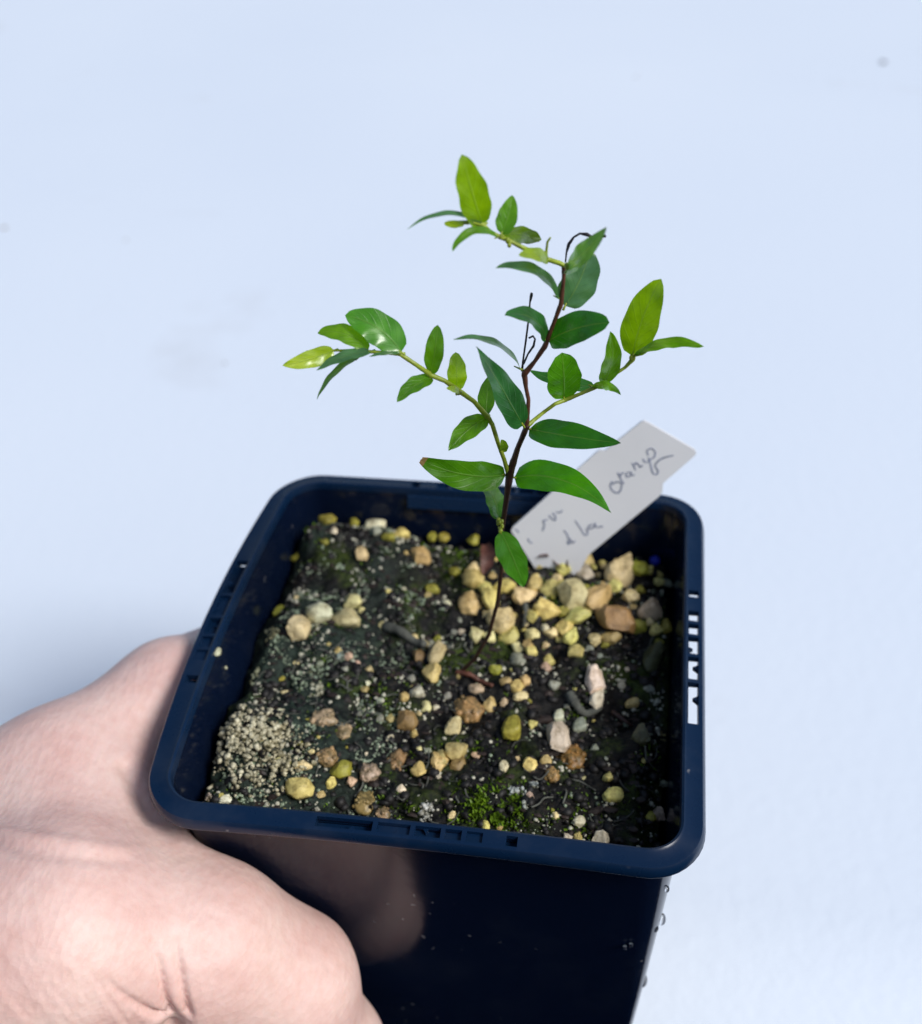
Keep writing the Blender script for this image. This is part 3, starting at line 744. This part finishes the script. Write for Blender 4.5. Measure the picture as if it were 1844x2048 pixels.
def dead_leaf(pts, wid, label):
    P = catmull([on_soil(x, y) + np.array([0, 0, z]) for x, y, z in pts], 6); V = []; F = []
    nP = len(P)
    for i, p in enumerate(P):
        t = P[min(i + 1, nP - 1)] - P[max(i - 1, 0)]; t /= np.linalg.norm(t); s_ = np.cross(t, [0, -0.5, 1.0]); s_ /= np.linalg.norm(s_)
        w_ = wid * math.sin(math.pi * (0.12 + 0.83 * i / (nP - 1))) ** .7
        for j in range(5):
            q = (j - 2) / 2; V.append(p + s_ * w_ * q + np.array([0, -.3, .8]) * wid * (0.55 * q * q + .12 * math.sin(i * 1.3 + j)))
    for i in range(nP - 1):
        for j in range(4): F.append((i * 5 + j, i * 5 + j + 1, i * 5 + j + 6, i * 5 + j + 5))
    o = mesh_obj('dead_leaf', V, F, M_brown); tag(o, label, 'dead leaf')
dead_leaf([(1060, 1128, .002), (1085, 1122, .0035), (1110, 1126, .003), (1132, 1150, .001)], .0022, 'curled reddish brown dead leaf at the foot of the white label')
dead_leaf([(972, 1110, .003), (978, 1135, .003), (968, 1158, .001)], .0016, 'small brown dead leaf standing behind the stem')

# ------------------------------------------------------------------ plant label with handwriting
LB0 = at_y(1105, 1112, 0.0348)                          # foot of the label in the soil
nrm = np.array([0.04, -1.0, 0.24]); nrm /= np.linalg.norm(nrm)   # it leans back against the rim
def on_tag(px, py, lift=0.0):
    d = ray(px, py); t = ((LB0 - CAM) @ nrm) / (d @ nrm); return CAM + d * t + nrm * lift
label_root = empty('plant_label', tuple(LB0)); tag(label_root, 'white plastic plant label with grey handwriting leaning on the back rim', 'plant label')
outline = [(1281, 845), (1288, 842), (1297, 846), (1390, 900), (1393, 907), (1388, 913), (1326, 967), (1325, 984), (1318, 993), (1177, 1110), (1150, 1160), (1085, 1160), (1022, 1062), (1026, 1054), (1194, 904), (1201, 901), (1210, 902)]
front = [on_tag(x, y) for x, y in outline]; back = [p - nrm * 0.0006 for p in front]; K = len(outline)
Fv = [tuple(range(K)), tuple(range(2 * K - 1, K - 1, -1))] + [(i, i + K, (i + 1) % K + K, (i + 1) % K) for i in range(K)]
tg = mesh_obj('tag', front + back, Fv, M_tag, smooth=False); put(tg, label_root)
bm = bmesh.new(); bm.from_mesh(tg.data); bmesh.ops.recalc_face_normals(bm, faces=bm.faces); bm.to_mesh(tg.data); bm.free()
zx = lambda pts: [(1000 + .2308 * x, 830 + .2308 * y) for x, y in pts]
def writing(strokes, label, rad=0.00017):
    ge = Geo()
    for s_ in strokes:
        P = catmull([on_tag(x, y, 0.00008) for x, y in zx(s_)], 5)
        tube(ge, P, [rad * random.uniform(.8, 1.15) for _ in P], 6)
    ge.V = [v - nrm * ((v - LB0) @ nrm) * 1.0 + nrm * (0.00003 + 0.15 * max(0.0, float((v - LB0) @ nrm))) for v in ge.V]
    o = ge.build('handwriting', M_ink); put(o, label_root); o['label'] = label
writing([[(975, 575), (955, 610), (975, 655), (1020, 675), (1050, 640), (1050, 590), (1010, 580), (975, 600)],
         [(1020, 500), (1045, 550), (1075, 595)], [(1040, 540), (1050, 510), (1075, 500)],
         [(1120, 495), (1095, 505), (1100, 535), (1130, 525), (1135, 490), (1140, 520), (1165, 520)],
         [(1145, 415), (1175, 475)], [(1160, 440), (1180, 415), (1200, 430), (1215, 450), (1235, 435)],
         [(1240, 380), (1255, 405), (1285, 405), (1290, 370)], [(1285, 350), (1275, 310), (1310, 290), (1345, 320), (1335, 365), (1300, 390), (1310, 450), (1325, 500), (1355, 515), (1370, 485), (1345, 440), (1370, 400), (1420, 370), (1500, 350)]],
        'grey handwritten word on the upper half of the label')
writing([[(370, 1000), (385, 950), (375, 920), (410, 905)], [(425, 870), (450, 900), (480, 910), (475, 870), (455, 850)], [(490, 840), (520, 845), (540, 825)]], 'smudged grey handwriting low on the label', 0.00019)
writing([[(555, 1000), (580, 1030), (595, 1080), (600, 1120), (580, 1100)], [(610, 1070), (625, 1110), (650, 1090)], [(650, 915), (690, 970), (735, 1040), (760, 1020), (750, 985)],
         [(800, 945), (765, 965), (780, 985), (815, 970), (825, 935), (830, 970), (890, 965)]], 'second smudged grey word low on the label', 0.00019)
writing([[(240, 1070), (260, 1100), (280, 1110)], [(130, 990), (150, 1000), (160, 1020)]], 'grey smudges at the foot of the label', 0.00019)

# ------------------------------------------------------------------ the plant
S0 = on_soil(917, 1348)
plant = empty('seedling', tuple(S0))
tag(plant, 'young green leafy seedling with a thin dark stem growing from the pot', 'seedling')
def yat(px, py):
    """depth of the plant: a nearly upright sheet through the stem foot, left branch a little nearer"""
    return S0[1] - 0.004 * min(1, max(0, (1348 - py) / 500))
def PP(px, py, dy=0.0):
    return at_y(px, py, yat(px, py) + dy)
def stem_part(name, pts, radii, mat, label=None, dys=None, wob=0.0, seg=10):
    dys = dys or [0] * len(pts)
    P = [PP(x, y, d) for (x, y), d in zip(pts, dys)]
    P2 = []; R2 = []          # nearly straight internodes that kink at the nodes
    for i in range(len(P) - 1):
        for f_ in (0, .3, .7): P2.append(P[i] * (1 - f_) + P[i + 1] * f_); R2.append(radii[i] * (1 - f_) + radii[i + 1] * f_)
    P2.append(P[-1]); R2.append(radii[-1]); Q = catmull(P2, 3); radii = R2; pts = P2
    R = list(np.interp(np.linspace(0, len(pts) - 1, len(Q)), range(len(pts)), radii))
    R = [r * (1 + wob * random.uniform(-1, 1)) for r in R]
    ge = Geo(); tube(ge, Q, R, seg); o = ge.build(name, mat); put(o, plant)
    if label: o['label'] = label
    return o
PXM = 0.18 / FOC    # about one photograph pixel in metres at the plant
stem_part('stem', [(908, 1362), (920, 1346), (950, 1316), (978, 1268), (995, 1205), (1003, 1140), (1004, 1060), (1014, 990), (1020, 945), (1036, 895), (1055, 850)],
          [5.5 * PXM, 5.5 * PXM, 5 * PXM, 4.8 * PXM, 4.8 * PXM, 4.8 * PXM, 5.2 * PXM, 6.5 * PXM, 9 * PXM, 5.6 * PXM, 6.2 * PXM], M_stem, 'dark brown woody lower stem', wob=0.05)
stem_part('stem', [(1053, 853), (1057, 800), (1052, 775), (1049, 748), (1070, 722), (1090, 692), (1108, 645), (1122, 608), (1127, 560), (1128, 533)],
          [5.6 * PXM, 4.2 * PXM, 4.2 * PXM, 6.4 * PXM, 3.9 * PXM, 5.4 * PXM, 3.8 * PXM, 4.8 * PXM, 3.5 * PXM, 4.8 * PXM], M_stemred, 'reddish brown upper stem', wob=0.05)
stem_part('branch', [(1016, 945), (1008, 918), (996, 885), (985, 850), (976, 835), (948, 803), (916, 780), (890, 762), (862, 750), (830, 728), (800, 708), (770, 705), (735, 703), (700, 701), (664, 701)],
          [5 * PXM, 4.5 * PXM, 4.5 * PXM, 4.5 * PXM, 5.5 * PXM, 4.5 * PXM, 5.5 * PXM, 4.5 * PXM, 5.2 * PXM, 4.2 * PXM, 4.5 * PXM, 3 * PXM, 3.2 * PXM, 2.6 * PXM, 2.2 * PXM], M_green, None,
          [0, -.001, -.002, -.003, -.003, -.004, -.005, -.006, -.006, -.007, -.007, -.008, -.008, -.008, -.008], 0.04)
stem_part('branch', [(1130, 532), (1118, 526), (1096, 519), (1070, 506), (1045, 495), (1020, 482), (1000, 474), (980, 463), (966, 450), (945, 444), (905, 444)],
          [4.5 * PXM, 4.5 * PXM, 4.5 * PXM, 3.8 * PXM, 4.2 * PXM, 3.5 * PXM, 4 * PXM, 3.4 * PXM, 4.5 * PXM, 3.2 * PXM, 2.2 * PXM], M_green, None, [0, 0, -.001, -.001, -.002, -.002, -.003, -.003, -.003, -.004, -.004], 0.05)
stem_part('branch', [(1057, 850), (1068, 840), (1088, 824), (1110, 808), (1130, 800), (1160, 788), (1190, 775), (1220, 755), (1250, 735), (1266, 718), (1268, 708)],
          [5 * PXM, 4 * PXM, 3.8 * PXM, 3.8 * PXM, 4.6 * PXM, 3.6 * PXM, 4.2 * PXM, 3.2 * PXM, 3.2 * PXM, 5 * PXM, 3.5 * PXM], M_green, None, [0, .001, .002, .002, .003, .003, .004, .004, .005, .005, .005], 0.05)

TOCAM = lambda p: (CAM - p) / np.linalg.norm(CAM - p)
def leaf(base, tip, wid, roll=0, bend=0, db=0.0, dt=0.0, col=(60, 110, 30), a=0.55, b=0.9, arch=0.06, fold=0.16, cut=1.0, alpha=1.0, label=None, tw=0):
    """leaf from base to tip (photograph pixels + depth offsets); wid = width as seen, roll = turn about its own axis,
    bend = sideways curve as a fraction of length, arch = droop out of its plane"""
    B = PP(*base, db); T = PP(*tip, dt)
    ax = T - B; L = np.linalg.norm(ax); ax /= L
    vw = TOCAM((B + T) / 2); side = np.cross(vw, ax); side /= np.linalg.norm(side); nrm_ = np.cross(ax, side)
    W = wid * depth((B + T) / 2) / FOC / 2 / max(0.25, math.cos(math.radians(roll)))
    NU, NV = 22, 8
    pk = a / (a + b); mxw = pk ** a * (1 - pk) ** b
    V = []; UV = []
    ph = random.uniform(0, 6)
    for i in range(NU + 1):
        u = i / NU * cut; uu = min(max(u, 0.0), 1.0)
        w_ = W * (uu ** a) * ((1 - uu) ** b) / mxw
        c_ = B + ax * L * uu + side * (bend * L * 4 * uu * (1 - uu))
        tg_ = ax * L + side * (bend * L * 4 * (1 - 2 * uu)); tg_ /= np.linalg.norm(tg_)
        rl = math.radians(roll + tw * (uu - .5))
        s0_ = np.cross(vw, tg_); s0_ /= np.linalg.norm(s0_); n0 = np.cross(tg_, s0_)
        s_ = s0_ * math.cos(rl) + n0 * math.sin(rl); nn = np.cross(tg_, s_)
        c_ = c_ + nn * (arch * L * 4 * uu * (1 - uu))
        for j in range(NV + 1):
            q = j / NV * 2 - 1
            edge = 1 + 0.035 * math.sin(uu * 17 + ph + (3 if q > 0 else 0))
            ruf = 0.06 * W * math.sin(uu * 20 + ph - abs(q) * 2.5) * abs(q) + 0.06 * W * noise.noise(Vector((uu * 5 + ph * 9, q * 2.2, ph)))
            V.append(c_ + s_ * w_ * q * edge + nn * (fold * w_ * (abs(q) ** 1.3) * 1.0 - 0.25 * fold * w_ * q ** 4 + ruf))
            UV.append((uu, q / 2 + .5))
    F = [(i * (NV + 1) + j, i * (NV + 1) + j + 1, (i + 1) * (NV + 1) + j + 1, (i + 1) * (NV + 1) + j) for i in range(NU) for j in range(NV)]
    o = mesh_obj('leaf', V, F, M_leaf, uv=UV); put(o, plant)
    c4 = lin(*col); o.color = (c4[0], c4[1], c4[2], alpha)
    if label: o['label'] = label
    ge = Geo(); pxs = depth(B) / FOC
    tube(ge, [B - ax * 9 * pxs, B - ax * 2 * pxs + nrm_ * .4 * pxs, B + ax * .10 * L], [2.6 * pxs, 2.3 * pxs, 1.2 * pxs], 6)
    k_ = ge.build('leaf_stalk', M_green); put(k_, plant); k_.parent = o; k_.matrix_parent_inverse = (Matrix.Identity(4))
    return o
BR = (138, 178, 8); MG = (98, 154, 14); DG = (46, 112, 26); GG = (82, 132, 84); OL = (108, 142, 10); LY = (156, 184, 24)
# top branch
leaf((966, 452), (924, 309), 63, 20, 0.03, -.003, -.004, BR, .42, .62, .05)
leaf((1003, 468), (1024, 390), 41, -15, -.05, -.003, 0, MG, .45, .75)
leaf((967, 447), (815, 458), 11, 55, -.09, -.003, -.010, GG, .5, .9)
leaf((930, 447), (888, 446), 15, -25, 0, -.004, -.006, LY, .5, .5)
leaf((998, 474), (905, 503), 17, 45, -.15, -.003, -.010, MG, .6, .6)
leaf((1003, 471), (1078, 484), 33, 35, .10, -.002, .004, OL, .45, .45)
leaf((1097, 521), (1037, 511), 27, 25, -.03, -.001, -.008, LY, .55, .7)
leaf((1119, 597), (991, 536), 22, 50, -.09, 0, -.008, GG, .5, .7)
leaf((1133, 542), (1214, 453), 38, -35, -.04, -.001, -.008, GG, .5, .9, tw=20)
leaf((1130, 612), (1180, 500), 72, 12, -.04, 0, .003, (76, 122, 88), .42, .55, .04)
leaf((1092, 680), (1009, 631), 33, 40, -.10, 0, -.007, (54, 116, 58), .5, .62)
leaf((1097, 682), (1219, 645), 64, -20, .03, 0, -.004, DG, .45, .55)
leaf((1041, 738), (907, 679), 14, 62, -.06, 0, -.010, GG, .5, .8)
leaf((1046, 850), (952, 693), 56, 25, .02, -.002, -.009, (48, 108, 58), .5, 1.0, tw=25)
# right branch
leaf((1128, 797), (1124, 706), 68, 12, 0, .003, .002, (84, 152, 22), .40, .45)
leaf((1190, 773), (1058, 741), 30, 35, .08, .006, .007, DG, .5, .8)
leaf((1207, 765), (1220, 662), 38, 20, -.05, .003, 0, (108, 164, 18), .5, .75)
leaf((1186, 775), (1242, 790), 18, 40, .13, .004, -.003, MG, .5, .8)
leaf((1265, 712), (1322, 558), 72, -10, .03, .005, .006, BR, .42, .6, .05)
leaf((1268, 712), (1408, 693), 20, 50, .13, .005, -.004, MG, .5, .55)
leaf((1058, 858), (1242, 886), 57, -20, -.03, 0, -.008, (48, 116, 18), .5, .85)
# left branch
leaf((973, 835), (897, 902), 43, 25, -.03, -.003, -.010, MG, .5, .85)
leaf((972, 832), (979, 752), 34, -20, 0, -.002, .004, (78, 128, 10), .5, .7)
leaf((913, 781), (911, 704), 39, 15, 0, -.005, -.003, BR, .42, .6)
leaf((919, 783), (893, 776), 13, 20, 0, -.006, -.009, LY, .5, .6)
leaf((861, 748), (875, 650), 38, -20, -.04, -.006, -.004, MG, .5, .6)
leaf((864, 755), (794, 805), 32, 35, -.04, -.006, -.012, (92, 152, 26), .5, .8)
leaf((802, 704), (690, 631), 67, 9, -.10, -.007, -.006, (80, 150, 34), .42, .62)
leaf((736, 702), (635, 666), 37, 30, -.12, -.008, -.007, (116, 168, 14), .45, .65)
leaf((668, 701), (565, 731), 37, -6, .02, -.008, -.013, LY, .45, .75)
leaf((742, 703), (633, 741), 22, 45, -.02, -.008, -.014, GG, .5, .85)
leaf((720, 712), (634, 799), 13, 55, -.05, -.008, -.014, (84, 128, 54), .5, .9)
leaf((803, 707), (738, 713), 8, 60, .02, -.007, -.012, GG, .5, .8)
leaf((1004, 905), (1002, 880), 18, 20, -.05, -.001, -.003, OL, .5, .6)
# lower stem
leaf((1011, 950), (832, 914), 62, -15, .06, 0, -.008, (72, 130, 12), .45, .80, .04, cut=.95, alpha=0.0, label='leaf with a cut brown dry tip')
leaf((1028, 955), (1222, 1025), 63, -22, .10, 0, -.009, (70, 146, 12), .42, .95)
leaf((997, 1038), (966, 966), 37, 30, -.06, .001, .003, (64, 120, 50), .5, .6)
leaf((1001, 1062), (1047, 1174), 54, 20, .04, -.001, -.005, (82, 152, 42), .5, .8, tw=-15)
# buds and little shoots
def bud(px, py, n_, sp, r_, dy=-.001):
    ge = Geo()
    for _ in range(n_):
        p = PP(px + random.uniform(-sp, sp) * .7, py + random.uniform(-sp, sp) * 1.4, dy + random.uniform(-.0004, .0004))
        blob(ge, p, r_ * PXM * random.uniform(.7, 1.2), ICO2, ICO2F, .12, (1, 1, 1.3))
    o = ge.build('bud', M_green); put(o, plant)
bud(1000, 1045, 9, 7, 4.2); bud(1001, 1060, 4, 4, 4.0); bud(918, 783, 3, 5, 4); bud(1018, 486, 3, 4, 4, -.003); bud(1262, 716, 3, 3, 4, .005); bud(1134, 535, 5, 4, 4)
stem_part('shoot', [(1093, 518), (1093, 500), (1095, 484), (1101, 475)], [3 * PXM, 2.5 * PXM, 2.2 * PXM, 1.6 * PXM], M_green, None, [-.001] * 4, 0.1, 7)
stem_part('tendril', [(1131, 524), (1133, 505), (1138, 488), (1148, 474), (1160, 467), (1174, 469), (1185, 474), (1200, 474), (1211, 472)], [1.6 * PXM, 1.8 * PXM, 3.4 * PXM, 2 * PXM, 2 * PXM, 3.6 * PXM, 1.8 * PXM, 1.5 * PXM, 2.8 * PXM], M_dead, 'dried black tendril', [.004] * 9, 0.1, 7)
stem_part('tendril', [(1044, 742), (1047, 715), (1052, 680), (1057, 640), (1060, 605), (1063, 590), (1063, 586)], [2.6 * PXM, 2 * PXM, 2 * PXM, 1.8 * PXM, 1.8 * PXM, 3.2 * PXM, 2.2 * PXM], M_dead, 'dried black tendril', [.002] * 7, 0.1, 7)
stem_part('tendril', [(1047, 728), (1056, 708), (1067, 692), (1070, 678), (1066, 672), (1058, 676)], [2 * PXM, 1.8 * PXM, 2.6 * PXM, 1.7 * PXM, 1.7 * PXM, 2 * PXM], M_dead, 'dried black tendril', [.001] * 6, 0.1, 7)

# ------------------------------------------------------------------ water droplets on the right side of the pot
def pot_hit(px, py):
    """where the line of sight meets the right or front outer wall, or its nearest pass"""
    d = ray(px, py); best = None
    for t in np.arange(0.17, 0.26, 0.0004):
        p = CAM + d * t; h = half_in(p[2]) + 0.0012; r_ = 0.006
        q = np.maximum(np.abs(p[:2]) - (h - r_), 0); s_ = np.hypot(*q) - r_ + min(max(*(np.abs(p[:2]) - (h - r_))), 0)
        if best is None or s_ < best[0]: best = (s_, p)
        if s_ < 0: break
    return best[1]
for i, (px, py, s) in enumerate([(1322, 1838, 15), (1311, 1856, 10), (1284, 1960, 17), (1272, 1985, 9), (1252, 2032, 9), (1334, 1778, 8), (1296, 1915, 7), (1268, 1955, 7), (1250, 1895, 6), (1262, 1890, 6)]):
    p = pot_hit(px, py); k = s * depth(p) / FOC * 0.85
    nn = np.array([p[0], 0.25 * p[1], 0.0]); nn /= np.linalg.norm(nn)
    Vv = ICO3 * np.array([0.75, 0.9, 1.15]) * k; Vv[:, 2] += np.where(Vv[:, 2] < 0, -0.1 * k, 0.0)
    o = mesh_obj('water_droplet', Vv, ICO3F, M_water); o.location = p
    tag(o, 'clear water droplet clinging to the outside of the black pot wall', 'droplet', 'water droplets on the pot wall')

# ------------------------------------------------------------------ the hand (one continuous skin from a blended distance field)
def P3(px, py, t): return at_t(px, py, t)
CONES = []      # (a, b, ra, rb, blend)
def cone(a_, b_, ra, rb, k=0.006): CONES.append((np.asarray(a_, float), np.asarray(b_, float), ra, rb, k))
WR = P3(-820, 2120, 0.185); CMC = P3(-330, 1960, 0.186)
T1 = P3(120, 1875, 0.190); T2 = P3(395, 1893, 0.1985); T3 = P3(565, 1965, 0.206); T4 = P3(652, 2110, 0.221); T5 = P3(690, 2190, 0.226)
cone(WR, CMC, 0.026, 0.021); cone(CMC, T1, 0.021, 0.0175); cone(T1, T2, 0.0175, 0.0148); cone(T2, T3, 0.0148, 0.0122); cone(T3, T4, 0.0122, 0.0105); cone(T4, T5, 0.0105, 0.009)
I0 = P3(-160, 1765, 0.203); I1 = P3(120, 1590, 0.215); I2 = P3(345, 1398, 0.230)
cone(WR, I0, 0.024, 0.018); cone(I0, I1, 0.018, 0.0145); cone(I1, I2, 0.0145, 0.0115)
IP = np.array([-0.0490, 0.032, -0.040]); ID = np.array([-0.036, 0.0475, -0.047]); IT = np.array([-0.016, 0.0462, -0.050])
cone(I2, IP, 0.0115, 0.0095, 0.004); cone(IP, ID, 0.0092, 0.0085, 0.003); cone(ID, IT, 0.0085, 0.0075, 0.003)
W0 = P3(120, 1730, 0.207); W1 = P3(255, 1625, 0.213); W2 = P3(330, 1740, 0.205)
cone(W0, W1, 0.0145, 0.0100, 0.008); cone(W0, W2, 0.0140, 0.0085, 0.008); cone(W1, W2, 0.008, 0.007, 0.008); cone(T1, I1, 0.015, 0.013, 0.008)
# the other fingers wrap the left and back walls lower down
for i, (zm, zt, ln) in enumerate(((-0.040, -0.064, 0.0), (-0.056, -0.079, -0.006), (-0.070, -0.092, -0.014))):
    mc = np.array([-0.068 + 0.002 * i, -0.012 - 0.004 * i, zm]); hw = half_in(zt) + 0.0012
    pip = np.array([-(hw + 0.0095), 0.030 + ln, zt + 0.008]); dip = np.array([-(hw - 0.002), hw + 0.0095 + ln * .3, zt + 0.003]); tip_ = np.array([-(hw - 0.021) + ln * .3, hw + 0.0075, zt])
    wr = np.array([-0.150, -0.085 - 0.002 * i, -0.045 - 0.012 * i])
    cone(wr, mc, 0.017, 0.0125, 0.008); cone(mc, pip, 0.0115 - .0006 * i, 0.0095 - .0006 * i, 0.0025); cone(pip, dip, 0.0092 - .0006 * i, 0.0085 - .0006 * i, 0.002); cone(dip, tip_, 0.0085 - .0006 * i, 0.0072 - .0005 * i, 0.002)
cone(np.array([-0.10, -0.045, -0.035]), np.array([-0.075, -0.02, -0.055]), 0.020, 0.016, 0.01)
FA = WR + (WR - I1) / np.linalg.norm(WR - I1) * 0.10 + np.array([0, 0, -0.02])
cone(WR + np.array([-.01, 0, -.012]), FA, 0.027, 0.031, 0.012)
allp = np.array([c_[0] for c_ in CONES] + [c_[1] for c_ in CONES])
lo = allp.min(0) - 0.036; hi = allp.max(0) + 0.036
RES = 0.00125
nx, ny, nz_ = [int(math.ceil((hi[i] - lo[i]) / RES)) for i in range(3)]
gx = (lo[0] + RES * np.arange(nx)).astype(np.float32)[:, None, None]; gy = (lo[1] + RES * np.arange(ny)).astype(np.float32)[None, :, None]; gz = (lo[2] + RES * np.arange(nz_)).astype(np.float32)[None, None, :]
D = np.full((nx, ny, nz_), 0.05, dtype=np.float32)
for (a_, b_, ra, rb, k) in CONES:
    # only the box the cone can influence
    mn = np.minimum(a_, b_) - max(ra, rb) - 0.014; mxx = np.maximum(a_, b_) + max(ra, rb) + 0.014
    i0 = np.maximum(((mn - lo) / RES).astype(int), 0); i1 = np.minimum(((mxx - lo) / RES).astype(int) + 1, [nx, ny, nz_])
    sx, sy, sz = [slice(i0[i], i1[i]) for i in range(3)]
    X, Y, Z = gx[sx] - a_[0], gy[:, sy] - a_[1], gz[:, :, sz] - a_[2]
    ab = b_ - a_; h_ = np.clip((X * ab[0] + Y * ab[1] + Z * ab[2]) / (ab @ ab), 0, 1)
    dd = np.sqrt((X - h_ * ab[0]) ** 2 + (Y - h_ * ab[1]) ** 2 + (Z - h_ * ab[2]) ** 2) - (ra + (rb - ra) * h_)
    cur = D[sx, sy, sz]
    hh_ = np.clip(0.5 + 0.5 * (dd - cur) / k, 0, 1)
    D[sx, sy, sz] = (dd * (1 - hh_) + cur * hh_ - k * hh_ * (1 - hh_)).astype(np.float32)
# press the flesh against the pot: subtract wall and rim
def rsq(x, y, h, r_):
    qx = np.abs(x) - (h - r_); qy = np.abs(y) - (h - r_)
    return np.sqrt(np.maximum(qx, 0) ** 2 + np.maximum(qy, 0) ** 2) + np.minimum(np.maximum(qx, qy), 0) - r_
bx = np.where(gx < 0, BOW * np.clip(1 - (gy / 0.046) ** 2, 0, 1) * np.clip(1 + gz / 0.10, 0, 1), 0.0)
wall = np.maximum(rsq(gx + bx, gy, 0.0420 + 0.075 * gz + 0.0014, 0.007), -(gz + 0.1113) * 1.0)
wall = np.maximum(wall, gz - 0.001)
rimd = np.maximum(rsq(gx + bx, gy, 0.0466, 0.0095), np.abs(gz + 0.0012) - 0.0020)
potd = np.minimum(wall, rimd)
kk = 0.0012; A_ = D; B_ = -potd
hh_ = np.clip(0.5 - 0.5 * (B_ - A_) / kk, 0, 1)
D = (B_ * (1 - hh_) + A_ * hh_ + kk * hh_ * (1 - hh_)).astype(np.float32)
# surface nets
sgn = D < 0
c0 = np.zeros((nx - 1, ny - 1, nz_ - 1), np.int8)
for dx in (0, 1):
    for dy in (0, 1):
        for dz in (0, 1):
            c0 += sgn[dx:nx - 1 + dx, dy:ny - 1 + dy, dz:nz_ - 1 + dz]
act = (c0 > 0) & (c0 < 8)
ai = np.argwhere(act); vid = np.full(act.shape, -1, np.int64); vid[act] = np.arange(len(ai))
acc = np.zeros((len(ai), 3)); cn = np.zeros(len(ai))
corners = [(dx, dy, dz) for dx in (0, 1) for dy in (0, 1) for dz in (0, 1)]
for ca_ in corners:
    for axx in range(3):
        if ca_[axx] == 1: continue
        cb_ = list(ca_); cb_[axx] = 1
        va = D[ai[:, 0] + ca_[0], ai[:, 1] + ca_[1], ai[:, 2] + ca_[2]]; vb = D[ai[:, 0] + cb_[0], ai[:, 1] + cb_[1], ai[:, 2] + cb_[2]]
        ok = (va < 0) != (vb < 0); t_ = np.where(ok, va / np.where(ok, va - vb, 1), 0)
        pt = np.tile(np.array(ca_, float), (len(ai), 1)); pt[:, axx] = t_
        acc += pt * ok[:, None]; cn += ok
HV = lo + RES * (ai + acc / cn[:, None])
HF = []
for axx in range(3):
    o1, o2 = (axx + 1) % 3, (axx + 2) % 3
    s0 = [slice(None)] * 3; s1 = [slice(None)] * 3; s0[axx] = slice(0, -1); s1[axx] = slice(1, None)
    ch = sgn[tuple(s0)] != sgn[tuple(s1)]
    e = np.argwhere(ch); e = e[(e[:, o1] > 0) & (e[:, o2] > 0) & (e[:, o1] < D.shape[o1] - 1) & (e[:, o2] < D.shape[o2] - 1)]
    def vv(d1, d2):
        q = e.copy(); q[:, o1] -= d1; q[:, o2] -= d2; return vid[q[:, 0], q[:, 1], q[:, 2]]
    quad = np.stack([vv(1, 1), vv(0, 1), vv(0, 0), vv(1, 0)], 1)
    inside0 = sgn[e[:, 0], e[:, 1], e[:, 2]]
    quad[~inside0] = quad[~inside0][:, ::-1]
    HF.append(quad)
HF = np.concatenate(HF)
hand = mesh_obj('hand', HV, HF, M_skin)
tag(hand, 'bare left hand gripping the black pot, thumb across its front wall', 'hand')
bpy.context.view_layer.update()
for o in bpy.context.view_layer.objects: o.select_set(False)
sm = hand.modifiers.new('smooth', 'SMOOTH'); sm.factor = 0.5; sm.iterations = 4
ss = hand.modifiers.new('sub', 'SUBSURF'); ss.levels = 1; ss.render_levels = 1
dg = bpy.context.evaluated_depsgraph_get(); em = bpy.data.meshes.new_from_object(hand.evaluated_get(dg))
hand.modifiers.clear(); hand.data = em; em.name = 'hand'
em.polygons.foreach_set('use_smooth', [True] * len(em.polygons))
# creases and folds, cut as real grooves into the skin
nv = len(em.vertices); co = np.zeros(nv * 3, np.float32); em.vertices.foreach_get('co', co); co = co.reshape(-1, 3).astype(float)
no = np.zeros(nv * 3, np.float32); em.vertices.foreach_get('normal', no); no = no.reshape(-1, 3).astype(float)
cc = (co - CAM) @ RC.T; u_ = PW / 2 + FOC * cc[:, 0] / cc[:, 2]; v_ = PH / 2 + FOC * cc[:, 1] / cc[:, 2]
facing = ((co - CAM) * no).sum(1) < 0
near = facing & (cc[:, 2] < 0.24)
def groove(pts, wpx, dep, d_end=None):
    pts = np.array(catmull([np.array(p, float) for p in pts], 5)); best = np.full(nv, 1e9); par = np.zeros(nv)
    for i in range(len(pts) - 1):
        p, q = pts[i], pts[i + 1]; e = q - p; h_ = np.clip(((u_ - p[0]) * e[0] + (v_ - p[1]) * e[1]) / (e @ e + 1e-9), 0, 1)
        d_ = np.hypot(u_ - p[0] - h_ * e[0], v_ - p[1] - h_ * e[1]); m_ = d_ < best
        best[m_] = d_[m_]; par[m_] = (i + h_[m_]) / (len(pts) - 1)
    amp = dep * (1 - par) + (dep if d_end is None else d_end) * par
    return -(np.exp(-(best / wpx) ** 2) * amp) * near
off = groove([(300, 1885), (318, 1930), (328, 1985), (342, 2030)], 7, .0002, .0018)
off += groove([(350, 1880), (360, 1940), (368, 1990), (378, 2030)], 7, .0002, .0017)
off += groove([(220, 1970), (260, 2000), (300, 2025), (325, 2036)], 7, .0003, .0017)
off += groove([(345, 2078), (352, 2056)], 26, .0040, .0020)
off += groove([(-60, 1660), (20, 1692), (120, 1712), (250, 1722)], 12, .0006, .0002)
off -= groove([(-60, 1640), (20, 1668), (120, 1682), (250, 1700)], 13, .0009, .0003)
off += groove([(252, 1535), (272, 1580), (300, 1630)], 16, .0008, .0006)
for q in range(16):
    x0 = -40 + q * 17; y0 = 1900 + q * 4 + random.uniform(-8, 8)
    off += groove([(x0, y0), (x0 + 50, y0 + 75), (x0 + 120, y0 + 160)], 5, .00018, .00025)
co2 = co + no * off[:, None]
em.vertices.foreach_set('co', co2.astype(np.float32).ravel()); em.update()

scene.render.engine = 'CYCLES'
